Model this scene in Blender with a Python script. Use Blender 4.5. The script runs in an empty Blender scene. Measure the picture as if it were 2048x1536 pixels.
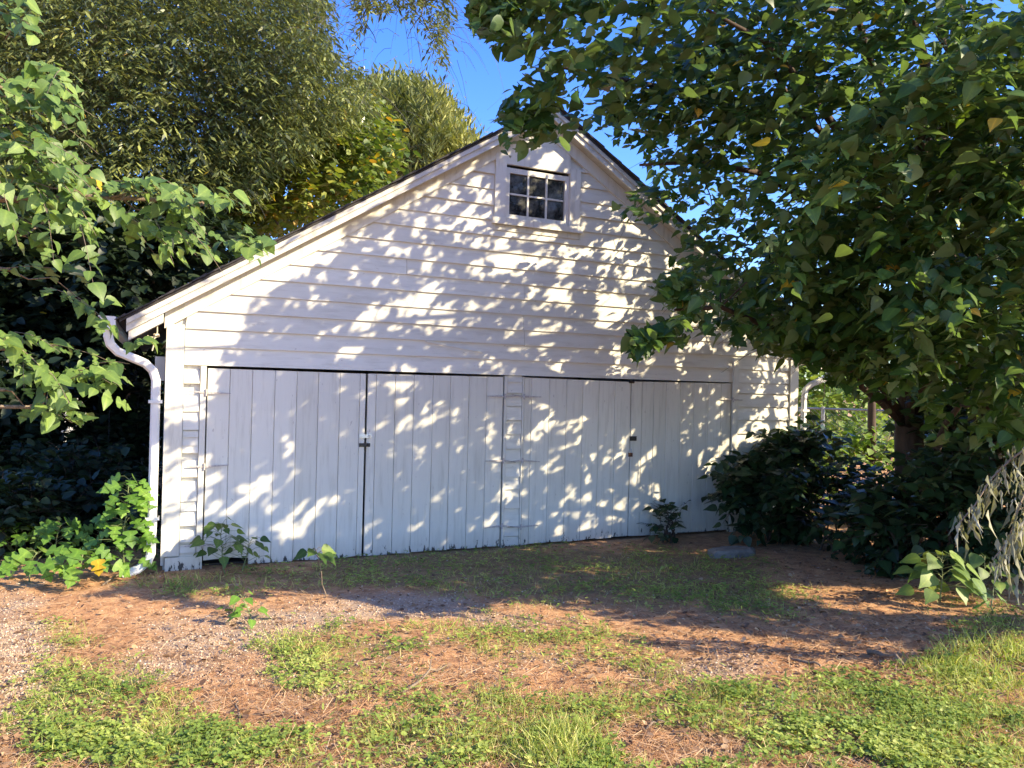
import bpy, math, random
import numpy as np
from mathutils import Matrix, Vector

R = math.radians
rng = np.random.default_rng(7)
random.seed(7)
scene = bpy.context.scene
COL = scene.collection

# ------------------------------------------------------------------ camera
F, PX, PY = 1540.0, 1024.0, 768.0
YAW, PITCH, ROLL = R(24.555), R(0.327), R(1.398)
CAM = np.array([-0.4467, -8.5839, 1.9395])
FW = np.array([math.sin(YAW) * math.cos(PITCH), math.cos(YAW) * math.cos(PITCH), math.sin(PITCH)])
_rt = np.array([math.cos(YAW), -math.sin(YAW), 0.0])
_up = np.cross(_rt, FW)
RT = _rt * math.cos(ROLL) + _up * math.sin(ROLL)
UP = -_rt * math.sin(ROLL) + _up * math.cos(ROLL)
cam = bpy.data.cameras.new("camera")
cam.sensor_width = 36
cam.lens = F / 2048 * 36
cam.clip_start, cam.clip_end = 0.05, 1500
cam_o = bpy.data.objects.new("camera", cam)
COL.objects.link(cam_o)
M = Matrix.Identity(4)
for i in range(3):
    M[i][0], M[i][1], M[i][2], M[i][3] = RT[i], UP[i], -FW[i], CAM[i]
cam_o.matrix_world = M
scene.camera = cam_o

# ------------------------------------------------------------------ sky, sun, exposure
SUN = np.array([0.63, -0.57, 0.53])
SUN /= np.linalg.norm(SUN)
SUN_EL = math.asin(SUN[2])
world = bpy.data.worlds.new("World")
scene.world = world
world.use_nodes = True
wn, wl = world.node_tree.nodes, world.node_tree.links
sky = wn.new("ShaderNodeTexSky")
sky.sky_type = "NISHITA"
sky.sun_disc = False
sky.sun_elevation = SUN_EL
sky.sun_rotation = math.atan2(SUN[0], SUN[1])
sky.altitude = 200
sky.air_density = 1.0
sky.dust_density = 0.6
sky.ozone_density = 4.0
hsv = wn.new("ShaderNodeHueSaturation")
hsv.inputs["Saturation"].default_value = 1.27
hsv.inputs["Hue"].default_value = 0.52
wl.new(sky.outputs[0], hsv.inputs["Color"])
wl.new(hsv.outputs[0], wn["Background"].inputs[0])
wn["Background"].inputs[1].default_value = 0.15
sun_d = bpy.data.lights.new("sun", "SUN")
sun_d.energy = 4.0
sun_d.angle = R(0.45)
sun_d.color = (1.0, 0.85, 0.58)
sun_o = bpy.data.objects.new("sun", sun_d)
COL.objects.link(sun_o)
sun_o.location = (20, -20, 20)
sun_o.rotation_euler = Vector(tuple(SUN)).to_track_quat("Z", "Y").to_euler()
vs = scene.view_settings
vs.view_transform, vs.look, vs.exposure, vs.gamma = "Standard", "None", 1.6, 1.0
vs.use_curve_mapping = False


# ------------------------------------------------------------------ geometry of the place
def gz(x, y):
    """ground height: level at the garage, rising gently towards the drive"""
    return 0.042 * np.clip(-np.asarray(y, float) - 0.8, 0, 14)


def ray(px, py):
    return RT * (px - PX) / F - UP * (py - PY) / F + FW


def wl_pt(px, py, Y=0.0):
    d = ray(px, py)
    return CAM + d * ((Y - CAM[1]) / d[1])


def dp(px, py, depth):
    return CAM + ray(px, py) * depth


def gp(px, py):
    d = ray(px, py)
    t = 3.0
    for _ in range(30):
        p = CAM + d * t
        t += (p[2] - float(gz(p[0], p[1]))) / max(1e-3, -d[2]) * 0.9
    p = CAM + d * t
    p[2] = float(gz(p[0], p[1]))
    return p


def project(P):
    q = P - CAM
    z = q @ FW
    zz = np.where(np.abs(z) < 1e-3, 1e-3, z)
    return PX + F * (q @ RT) / zz, PY - F * (q @ UP) / zz, z


def in_poly(x, y, poly):
    r = np.zeros(np.shape(x), bool)
    n = len(poly)
    for i in range(n):
        x1, y1 = poly[i]
        x2, y2 = poly[(i + 1) % n]
        if y1 == y2:
            continue
        c = ((y1 > y) != (y2 > y)) & (x < (x2 - x1) * (y - y1) / (y2 - y1) + x1)
        r ^= c
    return r


def vnoise(x, y, seed=0):
    g = np.random.default_rng(seed).random((64, 64))
    xi, yi = np.floor(x).astype(int), np.floor(y).astype(int)
    fx, fy = x - xi, y - yi
    fx, fy = fx * fx * (3 - 2 * fx), fy * fy * (3 - 2 * fy)
    a, b = g[xi % 64, yi % 64], g[(xi + 1) % 64, yi % 64]
    c, d = g[xi % 64, (yi + 1) % 64], g[(xi + 1) % 64, (yi + 1) % 64]
    return (a * (1 - fx) + b * fx) * (1 - fy) + (c * (1 - fx) + d * fx) * fy


def fbm(x, y, seed=0, o=4):
    s, a, t = 0, 0.5, 0
    for k in range(o):
        s = s + a * vnoise(x * 2 ** k + 17 * k, y * 2 ** k - 9 * k, seed + k)
        t += a
        a *= 0.5
    return s / t


# ------------------------------------------------------------------ materials
class NT:
    def __init__(s, name):
        s.m = bpy.data.materials.new(name)
        s.m.use_nodes = True
        s.t = s.m.node_tree
        s.b = s.t.nodes["Principled BSDF"]
        s.out = s.t.nodes["Material Output"]

    def n(s, kind, **kw):
        nd = s.t.nodes.new("ShaderNode" + kind)
        for k, v in kw.items():
            setattr(nd, k, v)
        return nd

    def l(s, a, b):
        s.t.links.new(a, b)

    def noise(s, scale, detail=4, rough=0.55, stretch=None, coord="Object"):
        tc = s.n("TexCoord")
        nz = s.n("TexNoise")
        nz.inputs["Scale"].default_value = scale
        nz.inputs["Detail"].default_value = detail
        nz.inputs["Roughness"].default_value = rough
        if stretch:
            mp = s.n("Mapping")
            mp.inputs["Scale"].default_value = stretch
            s.l(tc.outputs[coord], mp.inputs[0])
            s.l(mp.outputs[0], nz.inputs["Vector"])
        else:
            s.l(tc.outputs[coord], nz.inputs["Vector"])
        return nz.outputs[0]

    def ramp(s, src, stops):
        r = s.n("ValToRGB")
        e = r.color_ramp.elements
        while len(e) < len(stops):
            e.new(0.5)
        for i, (p, c) in enumerate(stops):
            e[i].position = p
            e[i].color = (*c, 1) if len(c) == 3 else c
        s.l(src, r.inputs[0])
        return r.outputs[0]

    def mix(s, f, a, b, mode="MIX"):
        m = s.n("Mix", data_type="RGBA", blend_type=mode)
        for sock, v in ((m.inputs[0], f), (m.inputs[6], a), (m.inputs[7], b)):
            if isinstance(v, (int, float)):
                sock.default_value = v
            elif isinstance(v, tuple):
                sock.default_value = (*v, 1)
            else:
                s.l(v, sock)
        return m.outputs[2]

    def math(s, op, a, b=0.0):
        m = s.n("Math", operation=op)
        for sock, v in ((m.inputs[0], a), (m.inputs[1], b)):
            if isinstance(v, (int, float)):
                sock.default_value = v
            else:
                s.l(v, sock)
        return m.outputs[0]

    def bump(s, h, strength=0.3, dist=0.01):
        b = s.n("Bump")
        b.inputs["Strength"].default_value = strength
        b.inputs["Distance"].default_value = dist
        s.l(h, b.inputs["Height"])
        s.l(b.outputs[0], s.b.inputs["Normal"])

    def col(s, c):
        if isinstance(c, tuple):
            s.b.inputs["Base Color"].default_value = (*c, 1)
        else:
            s.l(c, s.b.inputs["Base Color"])

    def setp(s, **kw):
        for k, v in kw.items():
            s.b.inputs[k.replace("_", " ")].default_value = v
        return s.m


def wpos_z(t):
    g = t.n("NewGeometry")
    sp = t.n("SeparateXYZ")
    t.l(g.outputs["Position"], sp.inputs[0])
    return sp.outputs


def paint(name, grain=(1, 1, 1), base=(0.745, 0.72, 0.63), wear=0.42, low=True):
    t = NT(name)
    c = t.ramp(t.noise(0.9, 5, 0.6, coord="Generated"), [(0.3, tuple(v * 0.90 for v in base)), (0.75, base)])
    g = t.n("NewGeometry")
    nz = t.n("TexNoise")
    mp = t.n("Mapping")
    mp.inputs["Scale"].default_value = grain
    t.l(g.outputs["Position"], mp.inputs[0])
    t.l(mp.outputs[0], nz.inputs["Vector"])
    nz.inputs["Scale"].default_value = 6
    nz.inputs["Detail"].default_value = 7
    nz.inputs["Roughness"].default_value = 0.65
    grime = t.ramp(nz.outputs[0], [(0.32, (0.62, 0.60, 0.55)), (0.5, (1, 1, 1))])
    c = t.mix(wear, c, t.mix(1.0, c, grime, "MULTIPLY"))
    oi = t.n("ObjectInfo")
    tone = t.ramp(oi.outputs["Random"], [(0.0, (0.93, 0.925, 0.91)), (1.0, (1.05, 1.05, 1.05))])
    c = t.mix(1.0, c, tone, "MULTIPLY")
    # small chips down to bare wood
    n2 = t.n("TexNoise")
    mp2 = t.n("Mapping")
    mp2.inputs["Scale"].default_value = tuple(0.35 + 0.65 * v / max(grain) for v in grain)
    t.l(g.outputs["Position"], mp2.inputs[0])
    t.l(mp2.outputs[0], n2.inputs["Vector"])
    n2.inputs["Scale"].default_value = 32
    n2.inputs["Detail"].default_value = 5
    chip = t.ramp(n2.outputs[0], [(0.70, (0, 0, 0)), (0.73, (1, 1, 1))])
    z = wpos_z(t)[2]
    if low:
        # rot, mould and splashed soil along the bottom edge
        n3 = t.n("TexNoise")
        mp3 = t.n("Mapping")
        mp3.inputs["Scale"].default_value = (1, 1, 0.35)
        t.l(g.outputs["Position"], mp3.inputs[0])
        t.l(mp3.outputs[0], n3.inputs["Vector"])
        n3.inputs["Scale"].default_value = 22
        n3.inputs["Detail"].default_value = 8
        n3.inputs["Roughness"].default_value = 0.7
        k = t.math("MULTIPLY_ADD", z, -1.15)
        k.node.inputs[2].default_value = 0.0
        k2 = t.math("ADD", n3.outputs[0], k)
        rot = t.ramp(k2, [(0.49, (0, 0, 0)), (0.53, (1, 1, 1))])
        soil = t.math("MULTIPLY_ADD", z, -3.4)
        soil.node.inputs[2].default_value = 0.95
        soilm = t.math("MULTIPLY", soil, n3.outputs[0])
        soilc = t.n("Clamp")
        t.l(soilm, soilc.inputs[0])
        c = t.mix(soilc.outputs[0], c, (0.38, 0.33, 0.27))
        c = t.mix(rot, c, (0.045, 0.042, 0.038))
    c = t.mix(t.math("MULTIPLY", chip, 0.55), c, (0.36, 0.31, 0.26))
    t.col(c)
    t.bump(nz.outputs[0], 0.25, 0.006)
    return t.setp(Roughness=0.62)


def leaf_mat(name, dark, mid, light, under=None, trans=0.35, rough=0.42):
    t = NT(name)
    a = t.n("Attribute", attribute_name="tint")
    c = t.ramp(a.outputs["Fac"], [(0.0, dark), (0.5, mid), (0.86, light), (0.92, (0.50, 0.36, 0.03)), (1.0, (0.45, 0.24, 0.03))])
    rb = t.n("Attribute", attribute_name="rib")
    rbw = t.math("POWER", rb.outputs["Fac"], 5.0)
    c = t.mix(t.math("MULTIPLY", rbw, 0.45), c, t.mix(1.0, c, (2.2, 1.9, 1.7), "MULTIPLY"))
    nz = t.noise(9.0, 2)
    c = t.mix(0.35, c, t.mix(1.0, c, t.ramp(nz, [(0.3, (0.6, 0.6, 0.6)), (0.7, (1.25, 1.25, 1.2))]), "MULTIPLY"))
    if under:
        g = t.n("NewGeometry")
        c2 = t.mix(0.6, c, under)
        c = t.mix(g.outputs["Backfacing"], c, c2)
    t.col(c)
    t.setp(Roughness=rough)
    t.b.inputs["Specular IOR Level"].default_value = 0.45
    tr = t.n("BsdfTranslucent")
    tc = t.mix(0.6, c, t.mix(1.0, c, (2.0, 2.1, 0.5), "MULTIPLY"))
    t.l(tc, tr.inputs[0])
    ms = t.n("MixShader")
    ms.inputs[0].default_value = trans
    t.l(t.b.outputs[0], ms.inputs[1])
    t.l(tr.outputs[0], ms.inputs[2])
    t.l(ms.outputs[0], t.out.inputs[0])
    return t.m


def bark(name, a, b, scale=14):
    t = NT(name)
    nz = t.noise(scale, 7, 0.7, (1, 1, 0.22))
    t.col(t.ramp(nz, [(0.3, a), (0.7, b)]))
    t.bump(nz, 0.8, 0.02)
    return t.setp(Roughness=0.9)


def plain(name, c, rough=0.7, metal=0.0, vary=0.25, scale=12):
    t = NT(name)
    nz = t.noise(scale, 5)
    t.col(t.ramp(nz, [(0.3, tuple(v * (1 - vary) for v in c)), (0.7, tuple(min(1, v * (1 + vary * 0.5)) for v in c))]))
    t.bump(nz, 0.2, 0.004)
    return t.setp(Roughness=rough, Metallic=metal)


def attr_mat(name, stops, rough=0.85, trans=0.0):
    t = NT(name)
    a = t.n("Attribute", attribute_name="tint")
    c = t.ramp(a.outputs["Fac"], stops)
    t.col(c)
    t.setp(Roughness=rough)
    if trans:
        tr = t.n("BsdfTranslucent")
        t.l(t.mix(1.0, c, (1.7, 1.7, 0.8), "MULTIPLY"), tr.inputs[0])
        ms = t.n("MixShader")
        ms.inputs[0].default_value = trans
        t.l(t.b.outputs[0], ms.inputs[1])
        t.l(tr.outputs[0], ms.inputs[2])
        t.l(ms.outputs[0], t.out.inputs[0])
    return t.m


MAT = {
    "siding": paint("white_siding_paint", (0.4, 1, 3.0)),
    "plank": paint("white_plank_paint", (3.0, 1, 0.25), wear=0.42),
    "trim": paint("white_trim_paint", (3.0, 1, 0.4), wear=0.5),
    "rake": paint("weathered_rake_paint", (1.2, 1, 1.2), (0.64, 0.62, 0.56), 0.85, low=False),
    "soffit": paint("soffit_paint", (1.2, 1, 1.2), (0.56, 0.53, 0.47), 0.6, low=False),
    "gutter": plain("white_gutter_metal", (0.72, 0.71, 0.68), 0.4, 0, 0.08, 5),
    "shingle": plain("asphalt_shingle", (0.055, 0.05, 0.05), 0.95, 0, 0.5, 40),
    "dark_wood": plain("old_dark_wood", (0.05, 0.042, 0.035), 0.9, 0, 0.4, 10),
    "soffit_dark": plain("bare_rafter_wood", (0.11, 0.085, 0.065), 0.9, 0, 0.4, 10),
    "hinge": plain("painted_rusty_iron", (0.50, 0.45, 0.42), 0.6, 0.0, 0.4, 60),
    "rust": plain("rusty_iron", (0.12, 0.055, 0.03), 0.7, 0.3, 0.5, 60),
    "steel": plain("galvanised_steel", (0.55, 0.60, 0.64), 0.35, 0.7, 0.15, 40),
    "iron": plain("dark_iron", (0.05, 0.048, 0.045), 0.5, 0.6, 0.3, 40),
    "brass": plain("tarnished_brass", (0.24, 0.17, 0.07), 0.4, 0.8, 0.3, 40),
    "rope": plain("pale_rope", (0.62, 0.55, 0.40), 0.9, 0, 0.2, 90),
    "box": plain("grey_box_metal", (0.42, 0.43, 0.43), 0.5, 0, 0.1, 10),
    "stone": plain("grey_stone", (0.23, 0.20, 0.165), 0.9, 0, 0.45, 9),
    "house": plain("pale_house_siding", (0.55, 0.54, 0.50), 0.8, 0, 0.1, 4),
    "fence": plain("galvanised_fence", (0.36, 0.37, 0.36), 0.5, 0.5, 0.2, 20),
    "stick": bark("dry_stick_bark", (0.10, 0.065, 0.04), (0.30, 0.22, 0.15), 30),
    "bark_red": bark("mulberry_bark", (0.035, 0.023, 0.016), (0.11, 0.07, 0.048)),
    "bark_tan": bark("tan_twig_bark", (0.14, 0.10, 0.065), (0.30, 0.23, 0.16), 30),
    "bark_grey": bark("oak_bark", (0.04, 0.037, 0.032), (0.12, 0.11, 0.095)),
    "stem_green": plain("green_stem", (0.16, 0.19, 0.07), 0.6, 0, 0.3, 20),
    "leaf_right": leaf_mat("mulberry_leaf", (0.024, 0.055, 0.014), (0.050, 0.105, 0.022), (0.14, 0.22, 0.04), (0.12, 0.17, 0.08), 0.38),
    "leaf_left": leaf_mat("sunlit_mulberry_leaf", (0.06, 0.115, 0.025), (0.13, 0.21, 0.045), (0.22, 0.31, 0.07), (0.20, 0.24, 0.12), 0.32, 0.5),  # lighter copy of the mulberry leaf, sunlight put into its colour
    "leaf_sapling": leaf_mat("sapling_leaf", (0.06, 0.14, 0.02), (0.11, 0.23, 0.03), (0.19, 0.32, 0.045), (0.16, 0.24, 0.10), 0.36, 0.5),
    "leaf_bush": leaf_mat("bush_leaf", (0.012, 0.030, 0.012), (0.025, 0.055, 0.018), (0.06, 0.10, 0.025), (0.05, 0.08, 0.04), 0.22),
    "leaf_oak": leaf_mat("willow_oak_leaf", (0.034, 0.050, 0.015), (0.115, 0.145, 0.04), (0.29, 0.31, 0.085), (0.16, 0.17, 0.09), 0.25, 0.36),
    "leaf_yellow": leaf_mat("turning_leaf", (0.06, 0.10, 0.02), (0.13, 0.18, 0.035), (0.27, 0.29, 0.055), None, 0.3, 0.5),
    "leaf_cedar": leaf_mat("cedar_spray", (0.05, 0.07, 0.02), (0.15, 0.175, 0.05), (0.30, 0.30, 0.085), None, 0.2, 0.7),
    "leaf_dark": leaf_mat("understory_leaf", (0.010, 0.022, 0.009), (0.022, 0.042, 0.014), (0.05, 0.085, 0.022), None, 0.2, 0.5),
    "leaf_field": leaf_mat("field_shrub_leaf", (0.09, 0.15, 0.03), (0.16, 0.25, 0.05), (0.27, 0.35, 0.08), None, 0.35, 0.6),
    "dry_leaf": attr_mat("dry_hanging_leaf", [(0, (0.13, 0.135, 0.075)), (0.6, (0.27, 0.265, 0.18)), (1, (0.46, 0.44, 0.33))], 0.85, 0.2),
    "clover": attr_mat("clover_green", [(0, (0.10, 0.17, 0.025)), (0.5, (0.24, 0.32, 0.055)), (1, (0.46, 0.48, 0.13))], 0.6, 0.3),
    "grass": attr_mat("grass_green", [(0, (0.13, 0.19, 0.03)), (0.5, (0.32, 0.37, 0.07)), (1, (0.62, 0.54, 0.22))], 0.6, 0.3),
    "straw": attr_mat("pine_straw", [(0, (0.20, 0.095, 0.04)), (0.5, (0.42, 0.23, 0.11)), (1, (0.62, 0.46, 0.27))], 0.8, 0.1),
    "gravel": attr_mat("pale_crushed_gravel", [(0, (0.24, 0.155, 0.10)), (0.35, (0.42, 0.30, 0.205)), (0.8, (0.52, 0.395, 0.28)), (1, (0.64, 0.55, 0.44))], 0.9),
    "litter": attr_mat("dead_leaf_litter", [(0, (0.11, 0.06, 0.035)), (0.6, (0.26, 0.15, 0.08)), (1, (0.44, 0.30, 0.17))], 0.8, 0.15),
    "field_grass": attr_mat("tall_field_grass", [(0, (0.16, 0.20, 0.06)), (0.5, (0.34, 0.32, 0.14)), (1, (0.52, 0.44, 0.24))], 0.8, 0.3),
}

tg = NT("old_window_glass")
tg.col((0.02, 0.022, 0.025))
nzg = tg.noise(5, 3)
tg.bump(nzg, 0.15, 0.01)
dust = tg.ramp(tg.noise(7, 6, 0.7), [(0.42, (0.012, 0.013, 0.014)), (0.75, (0.17, 0.17, 0.15))])
tg.col(dust)
MAT["glass"] = tg.setp(Roughness=0.08)


# ------------------------------------------------------------------ object helpers
def link(o, parent=None):
    COL.objects.link(o)
    if parent is not None:
        o.parent = parent
    return o


def meta(o, label=None, cat=None, group=None, kind=None):
    if label:
        o["label"] = label
    if cat:
        o["category"] = cat
    if group:
        o["group"] = group
    if kind:
        o["kind"] = kind
    return o


def thing(name, label, cat, loc=(0, 0, 0), group=None):
    """an Empty at the base of a thing; parts are modelled in world coordinates"""
    e = bpy.data.objects.new(name, None)
    e.empty_display_size = 0.2
    link(e)
    e.location = tuple(float(v) for v in loc)
    return meta(e, label, cat, group)


def raw_mesh(name, V, Fc, mat, tint=None, smooth=False, rib=None):
    """V (n,3) array, Fc list of faces or (m,k) array"""
    me = bpy.data.meshes.new(name)
    V = np.asarray(V, np.float32)
    if isinstance(Fc, np.ndarray):
        k = Fc.shape[1]
        m = Fc.shape[0]
        me.vertices.add(len(V))
        me.vertices.foreach_set("co", V.ravel())
        me.loops.add(m * k)
        me.loops.foreach_set("vertex_index", Fc.astype(np.int32).ravel())
        me.polygons.add(m)
        me.polygons.foreach_set("loop_start", np.arange(0, m * k, k, dtype=np.int32))
        me.update(calc_edges=True)
    else:
        me.from_pydata([tuple(map(float, v)) for v in V], [], Fc)
        me.update()
    if tint is not None:
        at = me.attributes.new("tint", "FLOAT", "POINT")
        at.data.foreach_set("value", np.asarray(tint, np.float32))
    if rib is not None:
        at = me.attributes.new("rib", "FLOAT", "POINT")
        at.data.foreach_set("value", np.asarray(rib, np.float32))
    if smooth:
        me.polygons.foreach_set("use_smooth", np.ones(len(me.polygons), bool))
    if mat is not None:
        me.materials.append(mat)
    return me


def obj(name, me, parent=None):
    o = bpy.data.objects.new(name, me)
    link(o, parent)
    if parent is not None:
        o.matrix_parent_inverse = parent_inv(parent)
    return o


def parent_inv(p):
    m = Matrix.Identity(4)
    q = p
    chain = []
    while q is not None:
        chain.append(q)
        q = q.parent
    for q in reversed(chain):
        m = m @ q.matrix_parent_inverse @ q.matrix_basis if q.parent else q.matrix_basis.copy()
    return m.inverted()


class MB:
    def __init__(s):
        s.v, s.f, s.t = [], [], []

    def add(s, vs, fs, tint=0.4):
        b = len(s.v)
        s.v += [tuple(map(float, v)) for v in vs]
        s.f += [tuple(b + i for i in f) for f in fs]
        s.t += [tint] * len(vs)

    def box(s, x0, x1, y0, y1, z0, z1):
        s.add([(x, y, z) for z in (z0, z1) for y in (y0, y1) for x in (x0, x1)],
              [(0, 1, 5, 4), (1, 3, 7, 5), (3, 2, 6, 7), (2, 0, 4, 6), (4, 5, 7, 6), (1, 0, 2, 3)])

    def prism(s, poly, y0, y1):
        """polygon in XZ (counter-clockwise seen from -Y), y0 front (a list or a number), y1 back"""
        n = len(poly)
        yf = y0 if isinstance(y0, (list, tuple)) else [y0] * n
        s.add([(x, yf[i], z) for i, (x, z) in enumerate(poly)] + [(x, y1, z) for x, z in poly],
              [tuple(range(n)), tuple(range(2 * n - 1, n - 1, -1))] + [(i, n + i, n + (i + 1) % n, (i + 1) % n) for i in range(n)])

    def tube(s, pts, rad, k=6, tint=0.4, cap=True):
        pts = [np.asarray(p, float) for p in pts]
        n = len(pts)
        if not isinstance(rad, (list, tuple, np.ndarray)):
            rad = [rad] * n
        vs, fs = [], []
        ref = None
        for i, p in enumerate(pts):
            d = pts[min(i + 1, n - 1)] - pts[max(i - 1, 0)]
            d = d / (np.linalg.norm(d) + 1e-9)
            if ref is None:
                ref = np.cross(d, (0, 0, 1.0)) if abs(d[2]) < 0.9 else np.cross(d, (1.0, 0, 0))
            ref = ref - d * (ref @ d)
            ref /= np.linalg.norm(ref) + 1e-9
            b = np.cross(d, ref)
            for j in range(k):
                a = 2 * math.pi * j / k
                vs.append(p + rad[i] * (ref * math.cos(a) + b * math.sin(a)))
        for i in range(n - 1):
            for j in range(k):
                j2 = (j + 1) % k
                fs.append((i * k + j, i * k + j2, (i + 1) * k + j2, (i + 1) * k + j))
        if cap:
            fs.append(tuple(range(k - 1, -1, -1)))
            fs.append(tuple((n - 1) * k + j for j in range(k)))
        s.add(vs, fs, tint)

    def build(s, name, mat, parent=None, smooth=False):
        return obj(name, raw_mesh(name, np.array(s.v), s.f, mat, s.t, smooth), parent)


def curve_pts(p0, p1, bend, n=6, wob=0.0):
    p0, p1, bend = map(lambda v: np.asarray(v, float), (p0, p1, bend))
    out = []
    for i in range(n):
        t = i / (n - 1)
        p = p0 * (1 - t) + p1 * t + bend * (4 * t * (1 - t))
        if 0 < i < n - 1:
            p = p + rng.normal(0, wob, 3)
        out.append(p)
    return out


# ================================================================== GROUND
def blobs(px, py, lst):
    r = np.zeros(np.shape(px))
    for cx, cy, rx, ry, a in lst:
        r = r + a * np.exp(-(((px - cx) / rx) ** 2 + ((py - cy) / ry) ** 2))
    return r


GREEN = [(110, 1400, 190, 110, .8), (250, 1470, 190, 90, .9), (580, 1300, 150, 50, .9), (700, 1240, 120, 30, .3), (640, 1370, 120, 35, .6),
         (830, 1470, 260, 90, .9), (960, 1390, 110, 45, .7), (900, 1270, 160, 35, .6), (1200, 1290, 210, 55, .9), (1290, 1400, 160, 45, .7),
         (1150, 1500, 120, 60, .8), (1480, 1440, 200, 60, .8), (1650, 1400, 170, 70, .8), (1850, 1440, 220, 90, .8), (1980, 1300, 130, 80, 1.0),
         (1500, 1230, 130, 30, .5), (1100, 1440, 90, 40, .5), (700, 1150, 260, 30, .9), (1000, 1128, 400, 28, 1.0), (1300, 1150, 260, 45, 1.2), (1560, 1200, 200, 50, .7), (1700, 1270, 160, 30, .6), (800, 1160, 250, 25, .5), (1150, 1160, 350, 50, .6), (330, 1180, 130, 25, .5), (130, 1260, 80, 30, .5), (400, 1190, 80, 20, .4),
         (480, 1490, 120, 60, .5), (1900, 1520, 200, 40, .6), (1480, 1180, 120, 60, .5)]
BARE = [(500, 1410, 150, 60, 1.0), (430, 1330, 120, 40, .8), (30, 1310, 70, 120, .8), (330, 1250, 170, 40, .8), (1150, 1370, 150, 28, 1.0), (930, 1350, 70, 35, .8),
        (1290, 1490, 150, 45, 1.0), (800, 1210, 130, 22, .6), (1330, 1250, 200, 25, .6), (1700, 1290, 230, 40, .9), (1560, 1300, 120, 30, .5), (1420, 1310, 90, 30, .5),
        (200, 1210, 150, 25, .8), (1650, 1160, 260, 60, .9), (1980, 1480, 90, 30, .5), (600, 1150, 150, 25, .6), (1010, 1440, 60, 20, .4)]
GRAVEL = [(30, 1320, 90, 140, 1.1), (430, 1275, 140, 45, 1.0), (330, 1340, 110, 30, .5), (800, 1215, 140, 30, 1.1), (560, 1240, 90, 30, .8), (430, 1480, 90, 30, .6),
          (1450, 1330, 130, 30, .5), (1030, 1250, 100, 30, .6), (600, 1330, 90, 40, .6), (1100, 1330, 160, 30, .35)]
CLAY = [(280, 1245, 170, 40, .9), (250, 1350, 90, 50, .6), (330, 1460, 160, 60, .6), (500, 1420, 190, 70, 1.3), (930, 1350, 90, 30, .8), (230, 1210, 150, 25, .8), (1150, 1370, 170, 32, .5), (1260, 1500, 180, 50, .7), (1980, 1490, 100, 30, .7), (690, 1340, 60, 30, .6), (60, 1250, 90, 25, .5), (1010, 1440, 70, 25, .5)]


def axis(lo, hi, step, far, n):
    mid = np.arange(lo, hi + step / 2, step)
    g = np.geomspace(step * 1.5, far, n)
    return np.concatenate([lo - np.cumsum(np.diff(np.concatenate([[0], g])))[::-1], mid, hi + np.cumsum(np.diff(np.concatenate([[0], g])))])


def masks(x, y):
    P = np.stack([x, y, gz(x, y)], -1)
    px, py, dz = project(P)
    near = (dz > 1.0) & (px > -400) & (px < 2500) & (py < 1900)
    px, py = np.where(near, px, 1e6), np.where(near, py, 1e6)
    n1, n2, n3 = fbm(x * 1.3 + 50, y * 1.3 + 50, 3), fbm(x * 2.1 + 90, y * 2.1 + 20, 13), fbm(x * 1.7, y * 1.7 + 70, 23)
    n4 = fbm(x * 5 + 31, y * 5 + 77, 33)
    wob = (n4 - 0.5) * 0.9
    g = blobs(px, py, GREEN) - 0.9 * blobs(px, py, BARE) + (n1 - 0.5) * 1.1 + wob * 1.3 + np.where(near, 0.0, 0.25)
    gr = blobs(px, py, GRAVEL) + (n2 - 0.5) * 0.8 + wob * 0.4
    cl = 1.35 * blobs(px, py, CLAY) + (n3 - 0.5) * 0.9 + wob * 0.4
    return np.clip(g * .9 - 0.04, 0, 1), np.clip(gr - 0.12, 0, 1), np.clip(cl - 0.05, 0, 1)


gx = axis(-7.0, 11.0, 0.05, 420, 26)
gy = axis(-9.0, 3.0, 0.05, 420, 26)
XX, YY = np.meshgrid(gx, gy)
m_green, m_gravel, m_clay = masks(XX, YY)
relief = (fbm(XX * 1.1 + 40, YY * 1.1 + 40, 5) - 0.5) * 0.05 + (fbm(XX * 6 + 40, YY * 6 + 40, 15) - 0.5) * 0.03
nearmask = np.clip((14 - np.hypot(XX - 2, YY + 3)) / 5, 0, 1) * np.clip((-YY - 0.03) / 0.5, 0.0, 1)


def hz_ground(x, y):
    r = (fbm(x * 1.1 + 40, y * 1.1 + 40, 5) - 0.5) * 0.05 + (fbm(x * 6 + 40, y * 6 + 40, 15) - 0.5) * 0.03
    nm = np.clip((14 - np.hypot(x - 2, y + 3)) / 5, 0, 1) * np.clip((-y - 0.03) / 0.5, 0.0, 1)
    return gz(x, y) + r * nm


ZZ = gz(XX, YY) + relief * nearmask
nx, ny = len(gx), len(gy)
GV = np.stack([XX, YY, ZZ], -1).reshape(-1, 3)
ii = np.arange(ny * nx).reshape(ny, nx)
GF = np.stack([ii[:-1, :-1], ii[:-1, 1:], ii[1:, 1:], ii[1:, :-1]], -1).reshape(-1, 4)
gm = NT("yard_soil")
fine = gm.noise(60, 8, 0.75)
mid = gm.noise(7, 6, 0.65)
soil = gm.ramp(fine, [(0.28, (0.075, 0.046, 0.026)), (0.5, (0.30, 0.195, 0.11)), (0.75, (0.60, 0.44, 0.27))])
clayc = gm.ramp(fine, [(0.3, (0.34, 0.155, 0.065)), (0.5, (0.58, 0.315, 0.145)), (0.75, (0.70, 0.46, 0.25))])
clayc = gm.mix(gm.ramp(mid, [(0.42, (0, 0, 0)), (0.6, (0.8, 0.8, 0.8))]), clayc, gm.mix(1.0, clayc, (0.55, 0.45, 0.42), "MULTIPLY"))
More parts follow.
